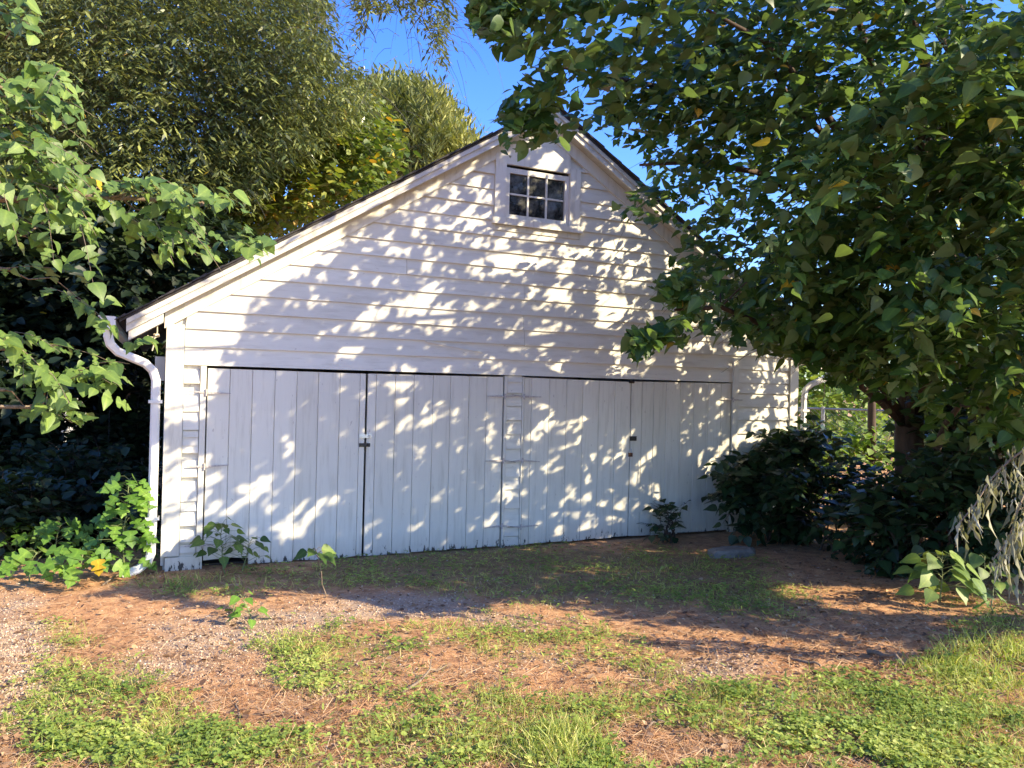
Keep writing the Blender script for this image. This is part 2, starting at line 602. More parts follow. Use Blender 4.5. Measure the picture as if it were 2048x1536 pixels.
gravc = gm.ramp(gm.noise(130, 5, 0.7), [(0.3, (0.17, 0.11, 0.075)), (0.5, (0.41, 0.30, 0.21)), (0.7, (0.58, 0.48, 0.38))])
greenc = gm.ramp(fine, [(0.3, (0.035, 0.05, 0.015)), (0.7, (0.13, 0.13, 0.05))])
ag, ar, ac = (gm.n("Attribute", attribute_name=k).outputs["Fac"] for k in ("green", "gravel", "clay"))
gc = gm.mix(gm.ramp(gm.math("ADD", ac, gm.math("MULTIPLY_ADD", fine, 0.3)), [(0.1, (0, 0, 0)), (0.55, (1, 1, 1))]), soil, clayc)
gc = gm.mix(gm.ramp(ar, [(0.05, (0, 0, 0)), (0.6, (0.9, 0.9, 0.9))]), gc, gravc)
gc = gm.mix(gm.ramp(ag, [(0.1, (0, 0, 0)), (0.8, (0.55, 0.55, 0.55))]), gc, greenc)
gm.col(gc)
gm.bump(fine, 0.7, 0.02)
gm.setp(Roughness=0.95)
gme = raw_mesh("ground", GV, GF, gm.m, None, True)
for nm, arr in (("green", m_green), ("gravel", m_gravel), ("clay", m_clay)):
    at = gme.attributes.new(nm, "FLOAT", "POINT")
    at.data.foreach_set("value", arr.ravel().astype(np.float32))
ground = obj("ground", gme)
meta(ground, kind="structure")

# a pale strip of lane far back on the left
p0 = gp(90, 893)
lane = MB()
lane.box(p0[0] - 9, p0[0] + 3.0, p0[1] - 1.0, p0[1] + 1.2, -0.05, 0.03)
meta(lane.build("lane", plain("lane_gravel", (0.36, 0.34, 0.31), 0.95)), kind="structure")

# ================================================================== GARAGE
garage = thing("garage", "old white clapboard garage with two pairs of plank doors and a small gable window", "garage", (3.84, 0, 0))
XL, XR, XM = -0.40, 8.08, 3.84
SL, ZA, OH = 0.623, 5.39, 0.20           # roof slope, apex of the rake, overhang


def roof_z(x):
    return ZA - SL * abs(x - XM)


def half_width(z, drop):
    return (ZA - drop - z) / SL


wallm = MB()
BACK = 6.4
wallm.prism([(XL + .02, -.02), (XR - .02, -.02), (XR - .02, 2.42), (XM, ZA - .22), (XL + .02, 2.42)], BACK, BACK + .05)
wallm.box(XL + .02, XL + .06, 0.03, BACK, -.02, 2.42)
wallm.box(XR - .06, XR - .02, 0.03, BACK, -.02, 2.42)
wallm.build("wall", MAT["trim"], garage)
fl = MB()
fl.box(XL + .08, XR - .08, .10, BACK - .02, 0.0, .02)
fl.build("floor", MAT["dark_wood"], garage)

Z0, DZ = 2.1, 0.1865
WX0, WX1, WZ0, WZ1 = 3.17, 4.345, 3.935, 4.79       # window with its casing


def board(x0, x1, z0, z1, tilt=0.0, dy=0.0, name="siding_board", drop=0.20, mat="siding"):
    """one bevelled clapboard clipped by the rake on both ends"""
    def lim(z):
        h = max(0.0, half_width(z, drop))
        return max(x0, XM - h), min(x1, XM + h)
    a0, b0 = lim(z0)
    a1, b1 = lim(z1)
    if b0 - a0 < 0.03:
        return
    if b1 <= a1:
        b1 = a1 = (a0 + b0) / 2
        b1 += 0.002
    e0 = tilt * (a0 - XM)
    e1 = tilt * (b0 - XM)
    mb = MB()
    mb.prism([(a0, z0 + e0), (b0, z0 + e1), (b1, z1 + e1), (a1, z1 + e0)], [-.030 + dy, -.030 + dy, -.008 + dy, -.008 + dy], 0.012)
    return mb.build(name, MAT[mat], garage)


mb = MB()
mb.prism([(XL + .06, 2.11), (WX0 + .10, 2.11), (WX0 + .10, roof_z(WX0 + .1) - .13), (XL + .06, 2.52)], .0135, .03)
mb.prism([(WX0 + .102, 2.11), (WX1 - .102, 2.11), (WX1 - .102, 3.985), (WX0 + .102, 3.985)], .0135, .03)
mb.prism([(WX0 + .102, 4.70), (WX1 - .102, 4.70), (WX1 - .102, roof_z(WX1 - .1) - .13), (XM, ZA - .13), (WX0 + .102, roof_z(WX0 + .1) - .13)], .0135, .03)
mb.prism([(WX1 - .10, 2.11), (XR - .06, 2.11), (XR - .06, 2.52), (WX1 - .10, roof_z(WX1 - .1) - .13)], .0135, .03)
for a, b in ((XL + .06, -.03), (3.372, 3.61), (6.89, XR - .06)):
    mb.box(a, b, .0135, .03, -.02, 2.108)
mb.build("sheathing", MAT["trim"], garage)
k = 0
z = Z0
while z < ZA - 0.25:
    z1 = z + DZ + 0.012
    segs = [(XL + .175, XR - .155)]
    cut = z + DZ * .5 > WZ0 and z < WZ1 - .05
    if cut:
        segs = [(XL + .175, WX0 - .004), (WX1 + .004, XR - .155)]
    out = []
    for a, b in segs:
        if b - a > 4 and k > 0:
            s = {1: 4.9, 2: 3.62, 3: 3.60, 4: 5.6, 5: 3.60, 6: 2.1, 7: 3.64, 8: 4.9, 9: 3.66}.get(k, a + (b - a) * rng.uniform(.3, .7))
            out += [(a, s - .002), (s + .002, b)]
        else:
            out.append((a, b))
    for a, b in out:
        board(a, b, z + rng.normal(0, .002), z1, rng.normal(0, .0006), rng.normal(0, .0018))
    k += 1
    z += DZ
# short courses beside and between the doors
for x0, x1, zs in ((XL + .175, -.075, [.02, .20, .28, .40, .56, .71, .92, 1.10, 1.29, 1.40, 1.47, 1.66, 1.84, 1.98]),
                   (3.405, 3.60, [0.02, .13, .24, .47, .70, .86, 1.03, 1.20, 1.38, 1.55, 1.72, 1.88, 2.02]),
                   (6.965, XR - .155, list(np.arange(.05, 2.05, DZ * 1.02)))):
    zs = zs + [2.105]
    for a, b in zip(zs[:-1], zs[1:]):
        board(x0, x1, a, b - .005 if b < 2.1 else b - .008, rng.normal(0, .012 if x1 - x0 < .4 else .001), -.004 + rng.normal(0, .002))


def part_box(name, mat, *b, parent=garage):
    mb = MB()
    mb.box(*b)
    return mb.build(name, MAT[mat], parent)


# trim: corner boards, jambs, header strip
part_box("corner_board", "trim", XL, XL + .17, -.045, .0, .15, 2.51)
part_box("corner_board", "trim", XL, XL + .03, .004, .14, .05, 2.45)
part_box("corner_board", "trim", XR - .15, XR, -.045, .0, .03, 2.45)
part_box("corner_board", "trim", XR - .03, XR, .004, .14, .03, 2.45)
part_box("base_board", "trim", XL + .04, -.01, -.038, -.014, -.03, .135)
part_box("jamb", "trim", -.068, -.012, -.040, .05, .15, 2.092)
part_box("jamb", "trim", 3.366, 3.40, -.038, .05, -.01, 2.085)
part_box("jamb", "trim", 3.605, 3.622, -.038, .05, -.01, 2.085)
part_box("jamb", "trim", 6.872, 6.96, -.046, .05, -.01, 2.44)
# rake: fascia with a crown strip, soffit, frieze, roof slab and shingle courses
for sgn in (-1, 1):
    xe = XM + sgn * 4.60

    def band(name, mat, y0, y1, t0, t1, xs=XM, xend=None):
        xend = xe if xend is None else xend
        mb = MB()
        a, b = (xend, xs) if sgn < 0 else (xs, xend)
        za, zb = roof_z(a), roof_z(b)
        mb.prism([(a, za - t1), (b, zb - t1), (b, zb - t0), (a, za - t0)], y0, y1)
        return mb.build(name, MAT[mat], garage)
    band("fascia", "rake", -OH, -OH + .022, .0, .125)
    band("crown_moulding", "rake", -OH - .022, -OH - .002, .0, .052)
    band("soffit", "soffit", -OH + .024, -.004, .085, .10)
    band("frieze_board", "trim", -.042, -.010, .104, .275, xend=XM + sgn * 4.26)
    band("roof", "shingle", -OH - .03, BACK + .2, -.03, -.004, xend=XM + sgn * 4.66)
    band("rafter_board", "soffit_dark", .004, BACK, .10, .12, xend=XM + sgn * 4.58)
    band("eave_board", "rake", -OH + .03, -.008, .104, .215, xs=XM + sgn * 4.27, xend=XM + sgn * 4.58)
    # uneven shingle butts along the rake edge
    sh = MB()
    x = 0.0
    while x < 4.66:
        w = .14 + rng.uniform(-.02, .02)
        a, b = XM + sgn * x, XM + sgn * min(4.70, x + w)
        if sgn < 0:
            a, b = b, a
        lift = rng.uniform(.0, .018)
        sh.prism([(a, roof_z(a) + .034 + lift * .4), (b, roof_z(b) + .034), (b, roof_z(b) + .046 + lift), (a, roof_z(a) + .046 + lift * .3)],
                 -OH - .05 - rng.uniform(0, .02), BACK + .2)
        x += w
    meta(sh.build("shingle_course", MAT["shingle"], garage), kind="stuff")

# window in the gable
win = MB()
win.box(WX0, WX0 + .145, -.048, .02, WZ0 + .07, WZ1 - .02)
win.box(WX1 - .145, WX1, -.048, .02, WZ0 + .07, WZ1 - .06)
_hl = [(x, min(4.95, roof_z(x) - .20)) for x in (WX1 - .147, XM, WX0 + .147)]
win.prism([(WX0 + .147, 4.668), (WX1 - .147, 4.668)] + _hl, -.034, .012)
window = win.build("window", MAT["trim"], garage)
sill = MB()
sill.box(WX0 - .03, WX1 + .03, -.075, .02, WZ0 - .012, WZ0 + .068)
sill.build("sill", MAT["trim"], window)
apron = MB()
apron.box(WX0 - .01, WX1 + .01, -.036, -.004, WZ0 - .085, WZ0 - .016)
apron.build("apron_board", MAT["trim"], window)
gx0, gx1, gz0, gz1 = WX0 + .15, WX1 - .15, 4.01, 4.655
sash = MB()
sash.box(gx0, gx0 + .055, -.012, .03, gz0, gz1 - .02)
sash.box(gx1 - .055, gx1, -.012, .03, gz0, gz1 - .02)
sash.box(gx0 + .057, gx1 - .057, -.010, .03, gz1 - .085, gz1 - .022)
sash.box(gx0 + .057, gx1 - .057, -.010, .03, gz0, gz0 + .055)
sash.build("sash", MAT["trim"], window)
ix0, ix1, iz0, iz1 = gx0 + .057, gx1 - .057, gz0 + .057, gz1 - .087
for i in range(3):
    for j in range(2):
        a = ix0 + (ix1 - ix0) * i / 3 + .010
        b = ix0 + (ix1 - ix0) * (i + 1) / 3 - .010
        c = iz0 + (iz1 - iz0) * j / 2 + .009
        d = iz0 + (iz1 - iz0) * (j + 1) / 2 - .009
        g = MB()
        t1, t2 = rng.normal(0, .0015, 2)
        g.prism([(a, c), (b, c), (b, d), (a, d)], [.012 + t1, .012 - t1, .012 - t2, .012 + t2], .018)
        pane = g.build("pane", MAT["glass"], window)
for i in (1, 2):
    xm = ix0 + (ix1 - ix0) * i / 3
    part_box("muntin", "trim", xm - .0115, xm + .0115, -.004, .026, iz0 - .001, iz1 + .001, parent=window)
zm = (iz0 + iz1) / 2
for i in range(3):
    a = ix0 + (ix1 - ix0) * i / 3 + .0125
    b = ix0 + (ix1 - ix0) * (i + 1) / 3 - .0125
    part_box("muntin", "trim", a, b, -.003, .026, zm - .0105, zm + .0105, parent=window)

# the four door leaves, each of vertical planks on ledges


def strap_hinge(mb, x, z, side, y=-.040):
    """a tapered strap with its pin, side = +1 strap runs to the right"""
    for s, ln in ((side, .24), (-side, .17)):
        a, b = x + s * .014, x + s * ln
        dz = rng.normal(0, .012)
        pts = [(a, z - .012), (b, z - .004 + dz), (b, z + .004 + dz), (a, z + .012)]
        if s < 0:
            pts = pts[::-1]
        mb.prism(pts, y - .006, y)
        for q in (.35, .6, .9):
            cx = a + (b - a) * q
            mb.box(cx - .006, cx + .006, y - .011, y - .0062, z - .006 + dz * q, z + .006 + dz * q)
    mb.tube([(x, y - .008, z - .035), (x, y - .008, z + .035)], .011, 6)


def door(x0, x1, edges, ztop0, ztop1, zb0, zb1, hinge_side, notch=0):
    led = MB()
    for zc in (.35, 1.07, 1.82):
        led.box(x0 + .03, x1 - .03, .012, .035, zc - .07, zc + .07)
    d = led.build("door", MAT["dark_wood"], garage)
    for i, (a, b) in enumerate(zip(edges[:-1], edges[1:])):
        t0, t1 = (a - x0) / (x1 - x0), (b - x0) / (x1 - x0)
        zt0, zt1 = ztop0 + (ztop1 - ztop0) * t0, ztop0 + (ztop1 - ztop0) * t1
        q0, q1 = zb0 + (zb1 - zb0) * t0 + rng.uniform(-.01, .012), zb0 + (zb1 - zb0) * t1 + rng.uniform(-.01, .012)
        if notch and i < notch:
            q0 += .085
            q1 += .075
        gap = .0014
        a2, b2 = a + gap, b - gap
        cf = .0038
        yj = rng.normal(0, .0015)
        mb = MB()
        n0 = [(a2, q0), (b2, q1), (b2, zt1), (a2, zt0)]
        n1 = [(a2 + cf, q0), (b2 - cf, q1), (b2 - cf, zt1), (a2 + cf, zt0)]
        mb.add([(x, .010, z) for x, z in n0] + [(x, -.012 + yj, z) for x, z in n0] + [(x, -.018 + yj, z) for x, z in n1],
               [(3, 2, 1, 0), (0, 1, 5, 4), (1, 2, 6, 5), (2, 3, 7, 6), (3, 0, 4, 7), (4, 5, 9, 8), (5, 6, 10, 9), (6, 7, 11, 10), (7, 4, 8, 11), (8, 9, 10, 11)])
        mb.build("plank", MAT["plank"], d)
    hx = x0 - .012 if hinge_side < 0 else x1 + .012
    for zc in (1.84, 1.07, .26):
        h = MB()
        strap_hinge(h, hx, zc + rng.normal(0, .012), 1 if hinge_side < 0 else -1, -.0415)
        h.build("hinge", MAT["hinge"], d)
    return d


def wx(px, y=900):
    return float(wl_pt(px, y)[0])


def edges_of(pxs, x0, x1, y=760):
    e = [wx(p, y) for p in pxs]
    e = np.array(e)
    return list(x0 + (e - e[0]) / (e[-1] - e[0]) * (x1 - x0))


d1 = door(0.0, 1.662, edges_of([415, 460, 505, 550, 594, 637, 680, 720, 732], 0, 1.662), 2.072, 2.064, 0.005, .015, -1, 2)
d2 = door(1.682, 3.352, edges_of([735, 752, 790, 827, 865, 900, 937, 972, 1005], 1.682, 3.352), 2.066, 2.076, .01, .02, 1)
d3 = door(3.634, 5.19, edges_of([1047, 1062, 1097, 1131, 1163, 1195, 1227, 1258], 3.634, 5.19), 2.078, 2.062, .02, .03, -1)
d4 = door(5.20, 6.86, edges_of([1264, 1285, 1308, 1332, 1360, 1387, 1415, 1440, 1460], 5.20, 6.86), 2.07, 2.085, .03, .03, 1)


def latch(px, py, w, h, mat, parent, name="hasp"):
    p = wl_pt(px, py, -.02)
    mb = MB()
    x, z = p[0], p[2]
    mb.box(x - w * .5, x + w * .5, -.030, -.019, z - h * .5, z + h * .5)
    mb.box(x - w * .42, x + w * .30, -.036, -.0305, z - h * .22, z + h * .22)
    mb.tube([(x + w * .28, -.031, z - h * .3), (x + w * .28, -.052, z - h * .2), (x + w * .28, -.052, z + h * .2), (x + w * .28, -.031, z + h * .3)], .006, 5)
    return mb.build(name, MAT[mat], parent)


latch(731, 872, .145, .042, "steel", d2)
latch(729, 890, .125, .042, "iron", d2)
latch(1266, 877, .10, .060, "iron", d4)
latch(1263, 763, .075, .045, "iron", d4, "bolt")
p = wl_pt(1261, 905, -.04)
pl = thing("padlock", "small dark padlock hanging on the right pair of doors", "padlock", p)
mb = MB()
mb.box(p[0] - .026, p[0] + .026, -.052, -.028, p[2] - .055, p[2] - .004)
mb.build("lock_body", MAT["rust"], pl)
mb = MB()
mb.tube([(p[0] - .018, -.04, p[2] - .004)] + [(p[0] + .018 * math.cos(a), -.04, p[2] + .03 + .018 * math.sin(a)) for a in np.linspace(math.pi, 0, 7)] + [(p[0] + .018, -.04, p[2] - .004)], .005, 5)
mb.build("shackle", MAT["steel"], pl)

# split clapboard hanging loose
s0, s1 = wl_pt(852, 682, -.035), wl_pt(966, 705, -.035)
mb = MB()
mb.prism([(s0[0], s0[2] - .012), (s1[0], s1[2] - .006), (s1[0], s1[2] + .002), (s0[0], s0[2] + .006)], -.046, -.034)
mb.build("split_sliver", MAT["siding"], garage)

# gutters and downspouts
for sgn in (-1, 1):
    gxc = XM + sgn * 4.69
    zt = roof_z(gxc) + .07
    gm_ = MB()
    prof = [(-.0, 0), (0, -.12), (sgn * .075, -.128), (sgn * .115, -.07), (sgn * .135, -.015), (sgn * .15, -.01), (sgn * .15, .004), (sgn * .13, -.004), (sgn * .107, -.066), (sgn * .07, -.118), (sgn * .008, -.112), (sgn * .008, 0)]
    pr = [(gxc + a, zt + b) for a, b in prof]
    n = len(pr)
    gm_.add([(x, -OH - .06, z) for x, z in pr] + [(x, BACK + .1, z) for x, z in pr], [(i, n + i, n + (i + 1) % n, (i + 1) % n) for i in range(n)])
    cap = [(gxc + a, zt + b) for a, b in prof[:7]]
    gm_.prism(cap if sgn > 0 else cap[::-1], -OH - .066, -OH - .061)
    gut = gm_.build("gutter", MAT["gutter"], garage)
    xd = XL - .085 if sgn < 0 else XR + .085
    yd = -.075
    pts = [(gxc + sgn * .06, -OH + .03, zt - .11), (gxc + sgn * .065, -OH + .03, zt - .19), (gxc + sgn * .045, -OH + .04, zt - .265), (gxc - sgn * .02, -OH + .06, zt - .335),
           (xd + sgn * .10, yd - .02, 2.10), (xd + sgn * .03, yd, 2.03), (xd, yd, 1.93), (xd, yd, 1.6), (xd, yd, 1.0), (xd, yd, .5), (xd + sgn * .005, yd, .19), (xd + sgn * .03, yd - .01, .12), (xd + sgn * .12, yd - .04, .055), (xd + sgn * .26, yd - .09, .02)]
    ds = MB()
    k_ = 12
    P_ = [np.array(q, float) for q in pts]
    vsl = []
    for i, q in enumerate(P_):
        d = P_[min(i + 1, len(P_) - 1)] - P_[max(i - 1, 0)]
        d /= np.linalg.norm(d)
        a = np.array([0, 1.0, 0]) - d * d[1]
        a /= np.linalg.norm(a)
        b = np.cross(d, a)
        for j in range(k_):
            th = 2 * math.pi * j / k_
            c, s = math.cos(th), math.sin(th)
            rr = 1.0 / (abs(c) ** 4 + abs(s) ** 4) ** .25
            rr *= 1 - .05 * (j % 2)
            vsl.append(q + .044 * rr * b * c + .034 * rr * a * s)
    fs = [(i * k_ + j, i * k_ + (j + 1) % k_, (i + 1) * k_ + (j + 1) % k_, (i + 1) * k_ + j) for i in range(len(P_) - 1) for j in range(k_)]
    ds.add(vsl, fs)
    dso = ds.build("downspout", MAT["gutter"], garage)
    for zz in (1.72, .55):
        mbk = MB()
        mbk.box(xd - .064, xd + .064, yd - .048, yd - .040, zz - .015, zz + .015)
        mbk.box(xd - .064, xd - .057, yd - .0395, .0, zz - .015, zz + .015)
        mbk.box(xd + .057, xd + .064, yd - .0395, .0, zz - .015, zz + .015)
        mbk.build("bracket", MAT["gutter"], dso)

mb = MB()
mb.box(XL - .10, XL - .001, .16, .42, 1.93, 2.18)
mb.build("utility_box", MAT["box"], garage)

# rope end under the left eave
q = wl_pt(314, 668, -.06)
rp = thing("rope", "short knotted pale rope hanging under the left eave", "rope", q)
mb = MB()
x0_, z0_ = q[0], q[2]
mb.tube([(x0_, -.06, z0_ + .09), (x0_ + .002, -.06, z0_ + .02), (x0_ - .006, -.06, z0_ - .02), (x0_ - .03, -.062, z0_ - .06), (x0_ - .028, -.06, z0_ - .12), (x0_ - .04, -.06, z0_ - .17)], .007, 6)
mb.tube([(x0_ - .006, -.06, z0_ - .02), (x0_ - .04, -.07, z0_ - .035), (x0_ - .075, -.075, z0_ - .03), (x0_ - .085, -.075, z0_ - .018)], .006, 5)
mb.build("strand", MAT["rope"], rp)
mb = MB()
mb.tube([(x0_ - .026, -.06, z0_ - .004), (x0_ - .012, -.082, z0_ - .012), (x0_ + .012, -.075, z0_ - .006), (x0_ + .016, -.05, z0_ - .016), (x0_ - .012, -.046, z0_ - .03), (x0_ - .024, -.066, z0_ - .024)], .011, 6)
mb.build("knot", MAT["rope"], rp)

# ================================================================== FOLIAGE TOOLKIT


def strip_leaf(outline, fold=0.10, droop=0.16, cup=0.0):
    """outline: list of (half width, y). verts: mid-rib and both edges"""
    V, Fc = [], []
    n = len(outline)
    for w, y in outline:
        zc = -droop * y * y
        V += [(-w, y - 0.10 * w, zc + fold * w + cup * w * w), (0, y, zc), (w, y - 0.10 * w, zc + fold * w + cup * w * w)]
    for i in range(n - 1):
        a, b = 3 * i, 3 * (i + 1)
        Fc += [(a, a + 1, b + 1, b), (a + 1, a + 2, b + 2, b + 1)]
    return np.array(V, float), np.array(Fc)


HEART = strip_leaf([(0.06, -.02), (.32, .09), (.40, .27), (.31, .54), (.12, .82), (.005, 1.06)])
HEART_FOLD = strip_leaf([(0.06, -.02), (.30, .10), (.37, .30), (.31, .55), (.16, .80), (.01, 1.02)], .45, .30)
HEART_CUP = strip_leaf([(0.06, -.02), (.36, .08), (.44, .28), (.37, .52), (.20, .80), (.01, 1.0)], -.12, .05, .6)
BROAD = strip_leaf([(0.08, -.03), (.36, .09), (.43, .29), (.33, .55), (.12, .83), (.005, 1.05)], .06, .25)
LOBED = strip_leaf([(0.08, -.03), (.36, .06), (.40, .22), (.15, .34), (.42, .58), (.36, .66), (.14, .56), (.26, .78), (.10, .92), (.01, 1.05)], .05, .22)
LANCE = strip_leaf([(.015, 0), (.11, .35), (.10, .65), (.01, 1.0)], .12, .15)
NARROW = (np.array([(-.02, 0, 0), (.02, 0, 0), (.10, .5, .02), (-.10, .5, .02), (0, 1, -.08)], float), np.array([(0, 1, 2, 3), (3, 2, 4, 4)]))
NARROW = (np.array([(0, 0, 0), (.13, .45, .02), (0, 1, -.06), (-.13, .45, .02)], float), np.array([(0, 1, 2, 3)]))
DIAMOND = (np.array([(0, 0, 0), (.36, .40, .03), (0, 1, -.08), (-.36, .40, .03)], float), np.array([(0, 1, 2, 3)]))
OVATE = (np.array([(0, 0, 0), (.34, .25, .04), (.26, .65, .0), (0, 1, -.12), (-.26, .65, .0), (-.34, .25, .04)], float), np.array([(0, 1, 2, 3), (0, 3, 4, 5)]))


def unit(a):
    return a / (np.linalg.norm(a, axis=-1, keepdims=True) + 1e-9)


def frames(tip, nrm):
    t = unit(tip)
    b = unit(np.cross(t, nrm))
    n = np.cross(b, t)
    return b, t, n


def ribs(V0):
    return (np.arange(len(V0)) % 3 == 1).astype(np.float32) if len(V0) >= 15 else np.zeros(len(V0), np.float32)


def leaves_mesh(name, tmpl, pos, tip, nrm, scale, tint, mat, parent=None, kind=None):
    V0, F0 = tmpl
    N = len(pos)
    if N == 0:
        return None
    b, t, n = frames(tip, nrm)
    V = pos[:, None, :] + scale[:, None, None] * (V0[None, :, 0:1] * b[:, None] + V0[None, :, 1:2] * t[:, None] + V0[None, :, 2:3] * n[:, None])
    Fc = (F0[None] + (np.arange(N) * len(V0))[:, None, None]).reshape(-1, F0.shape[1])
    me = raw_mesh(name, V.reshape(-1, 3), Fc, mat, np.repeat(tint, len(V0)), False, np.tile(ribs(V0), N))
    o = obj(name, me, parent)
    if kind:
        o["kind"] = kind
    return o


def varied(tmpls, pos, tip, nrm, scale, tint, mat, parent, single):
    """leaves of several shapes on one tree: the largest in view as objects, the rest joined"""
    big = split_largest(pos, scale, single)
    pick = rng.integers(0, len(tmpls), len(pos))
    for i, (key, tm) in enumerate(tmpls):
        m = big & (pick == i)
        leaf_objects(tm, key, pos[m], tip[m], nrm[m], scale[m], tint[m], mat, parent)
        m = ~big & (pick == i)
        leaves_mesh("foliage", tm, pos[m], tip[m], nrm[m], scale[m], tint[m], mat, parent, "stuff")


_leafdata = {}


def leaf_objects(tmpl, key, pos, tip, nrm, scale, tint, mat, parent, name="leaf"):
    """single leaves: objects that share a handful of meshes"""
    b, t, n = frames(tip, nrm)
    inv = parent_inv(parent)
    for i in range(len(pos)):
        q = min(7, int(tint[i] * 8))
        kk = (key, mat.name, q)
        if kk not in _leafdata:
            _leafdata[kk] = raw_mesh(name, tmpl[0], tmpl[1], mat, np.full(len(tmpl[0]), (q + .5) / 8), False, ribs(tmpl[0]))
        o = bpy.data.objects.new(name, _leafdata[kk])
        COL.objects.link(o)
        o.parent = parent
        o.matrix_parent_inverse = inv
        s = scale[i]
        o.matrix_basis = Matrix(((b[i, 0] * s, t[i, 0] * s, n[i, 0] * s, pos[i, 0]), (b[i, 1] * s, t[i, 1] * s, n[i, 1] * s, pos[i, 1]),
                                 (b[i, 2] * s, t[i, 2] * s, n[i, 2] * s, pos[i, 2]), (0, 0, 0, 1)))


def twig_leaves(start, direc, length, count, size, droop=0.35, spread=1.0, up=0.9):
    """leaves set alternately along many drooping twigs at once; returns leaf arrays and twig polylines"""
    N = len(start)
    d = unit(direc)
    side = unit(np.cross(d, np.array([0, 0, 1.0])) + 1e-6)
    s = (np.arange(count) + .5) / count
    L = length[:, None]
    tpos = s[None] * L
    P = start[:, None] + d[:, None] * tpos[..., None]
    P[..., 2] -= droop * (tpos ** 2) / L
    sg = np.where((np.arange(count) % 2) == 0, 1.0, -1.0)[None, :, None]
    tip = d[:, None] * rng.uniform(.25, .8, (N, count, 1)) + side[:, None] * sg * spread * rng.uniform(.5, 1.1, (N, count, 1)) + rng.normal(0, .25, (N, count, 3))
    tip[..., 2] -= rng.uniform(.05, .75, (N, count))
    nr = np.stack([rng.normal(0, .45, (N, count)), rng.normal(0, .45, (N, count)), np.full((N, count), up)], -1)
    sc = size * rng.uniform(.5, 1.4, (N, count))
    petiole = .35 * sc[..., None]
    P = P + unit(tip) * petiole * .6
    poly = []
    for q in (0, .33, .66, 1.0):
        pp = start + d * (q * length)[:, None]
        pp[:, 2] -= droop * (q ** 2) * length
        poly.append(pp)
    return P.reshape(-1, 3), tip.reshape(-1, 3), nr.reshape(-1, 3), sc.reshape(-1), np.stack(poly, 1)


def shadow_px(P):
    """pixel in the photograph's frame on which a point's shadow falls (on the wall or on the ground)"""
    t = P[:, 1] / SUN[1]
    W = P - SUN * t[:, None]
    tg_ = (P[:, 2] - gz(P[:, 0], P[:, 1])) / SUN[2]
    G = P - SUN * tg_[:, None]
    for _ in range(2):
        G = P - SUN * ((P[:, 2] - gz(G[:, 0], G[:, 1])) / SUN[2])[:, None]
    onw = (t > 0) & (W[:, 2] > 0.0) & (W[:, 0] > -.8) & (W[:, 0] < 8.5) & (W[:, 2] < ZA)
    H = np.where(onw[:, None], W, G)
    x, y, zd = project(H)
    ok = zd > .6
    return np.where(ok, x, -1e5), np.where(ok, y, -1e5), onw


# zones that the sun reaches in the photograph (openings in the canopy towards the sun)
SUN_WALL = [(330, 640), (640, 452), (700, 440), (660, 510), (590, 555), (545, 590), (500, 640), (470, 700), (440, 745), (430, 800), (418, 880), (400, 860), (380, 850), (330, 880), (300, 900), (250, 640)]
BIG_POCKETS = [(715, 690, .22, .08), (500, 985, .30, .07), (800, 765, .20, .09), (735, 640, .15, .08), (1015, 525, .24, .09), (1110, 590, .13, .08), (955, 420, .12, .09), (610, 1040, .40, .04), (1200, 610, .12, .07),
               (1210, 810, .16, .08), (1090, 330, .30, .10), (1530, 740, .20, .18)]
_pk = []
for _a, _b, _r1, _r2 in BIG_POCKETS:
    _w = wl_pt(_a, _b)
    _pk.append((_w[0], _w[2], _r1, _r2))
_g = np.random.default_rng(21)
for _ in range(385):
    cx_, cz_ = _g.uniform(-.3, 8.0), _g.uniform(.1, 4.7) if _g.random() < .70 else _g.uniform(.1, 2.0)
    if _g.random() < .35 * (abs(cz_ - 1.9) < .35):
        continue
    for _ in range(int(_g.integers(1, 6))):
        _pk.append((cx_ + _g.normal(0, .22), cz_ + _g.normal(0, .18), _g.uniform(.016, .058), _g.uniform(.010, .026)))
for _ in range(120):
    cx_, cz_ = _g.uniform(.9, 4.2), _g.uniform(2.2, 4.1)
    for _ in range(int(_g.integers(1, 4))):
        _pk.append((cx_ + _g.normal(0, .14), cz_ + _g.normal(0, .12), _g.uniform(.020, .05), _g.uniform(.012, .024)))
POCKETS = np.array(_pk)


def in_pocket(X, Z, pad=.027):
    """openings of the canopy, measured on the wall along the sun's rays; they lean the way the light falls"""
    ca, sa = math.cos(R(42)), math.sin(R(42))
    out = np.zeros(len(X), bool)
    for k_ in range(0, len(X), 4000):
        dx = X[k_:k_ + 4000, None] - POCKETS[None, :, 0]
        dz = Z[k_:k_ + 4000, None] - POCKETS[None, :, 1]
        u_, v_ = dx * ca + dz * sa, -dx * sa + dz * ca
        out[k_:k_ + 4000] = (((u_ / (POCKETS[None, :, 2] + pad)) ** 2 + (v_ / (POCKETS[None, :, 3] + pad)) ** 2) < 1).any(1)
    return out


SUN_GROUND = [(-600, 1195), (0, 1195), (260, 1195), (420, 1222), (520, 1200), (700, 1190), (780, 1225), (900, 1230), (1010, 1195), (1150, 1215), (1230, 1240), (1420, 1300), (1560, 1300), (1700, 1340), (1830, 1345), (1900, 1290), (2048, 1255), (2500, 1230), (3500, 2500), (-3000, 2500)]


SUNNY = [(gp(248, 1150) + (0, 0, .55), .55), (gp(100, 1165) + (0, 0, .25), .6), (gp(1885, 1205) + (0, 0, .3), .5), (dp(1985, 1040, 4.9), .5), (gp(500, 1240), .3), (dp(2000, 60, 5.5), .4), (dp(1750, 40, 6.0), .4), (dp(1600, 540, 5.5), .35), (dp(1850, 640, 5.0), .35)]


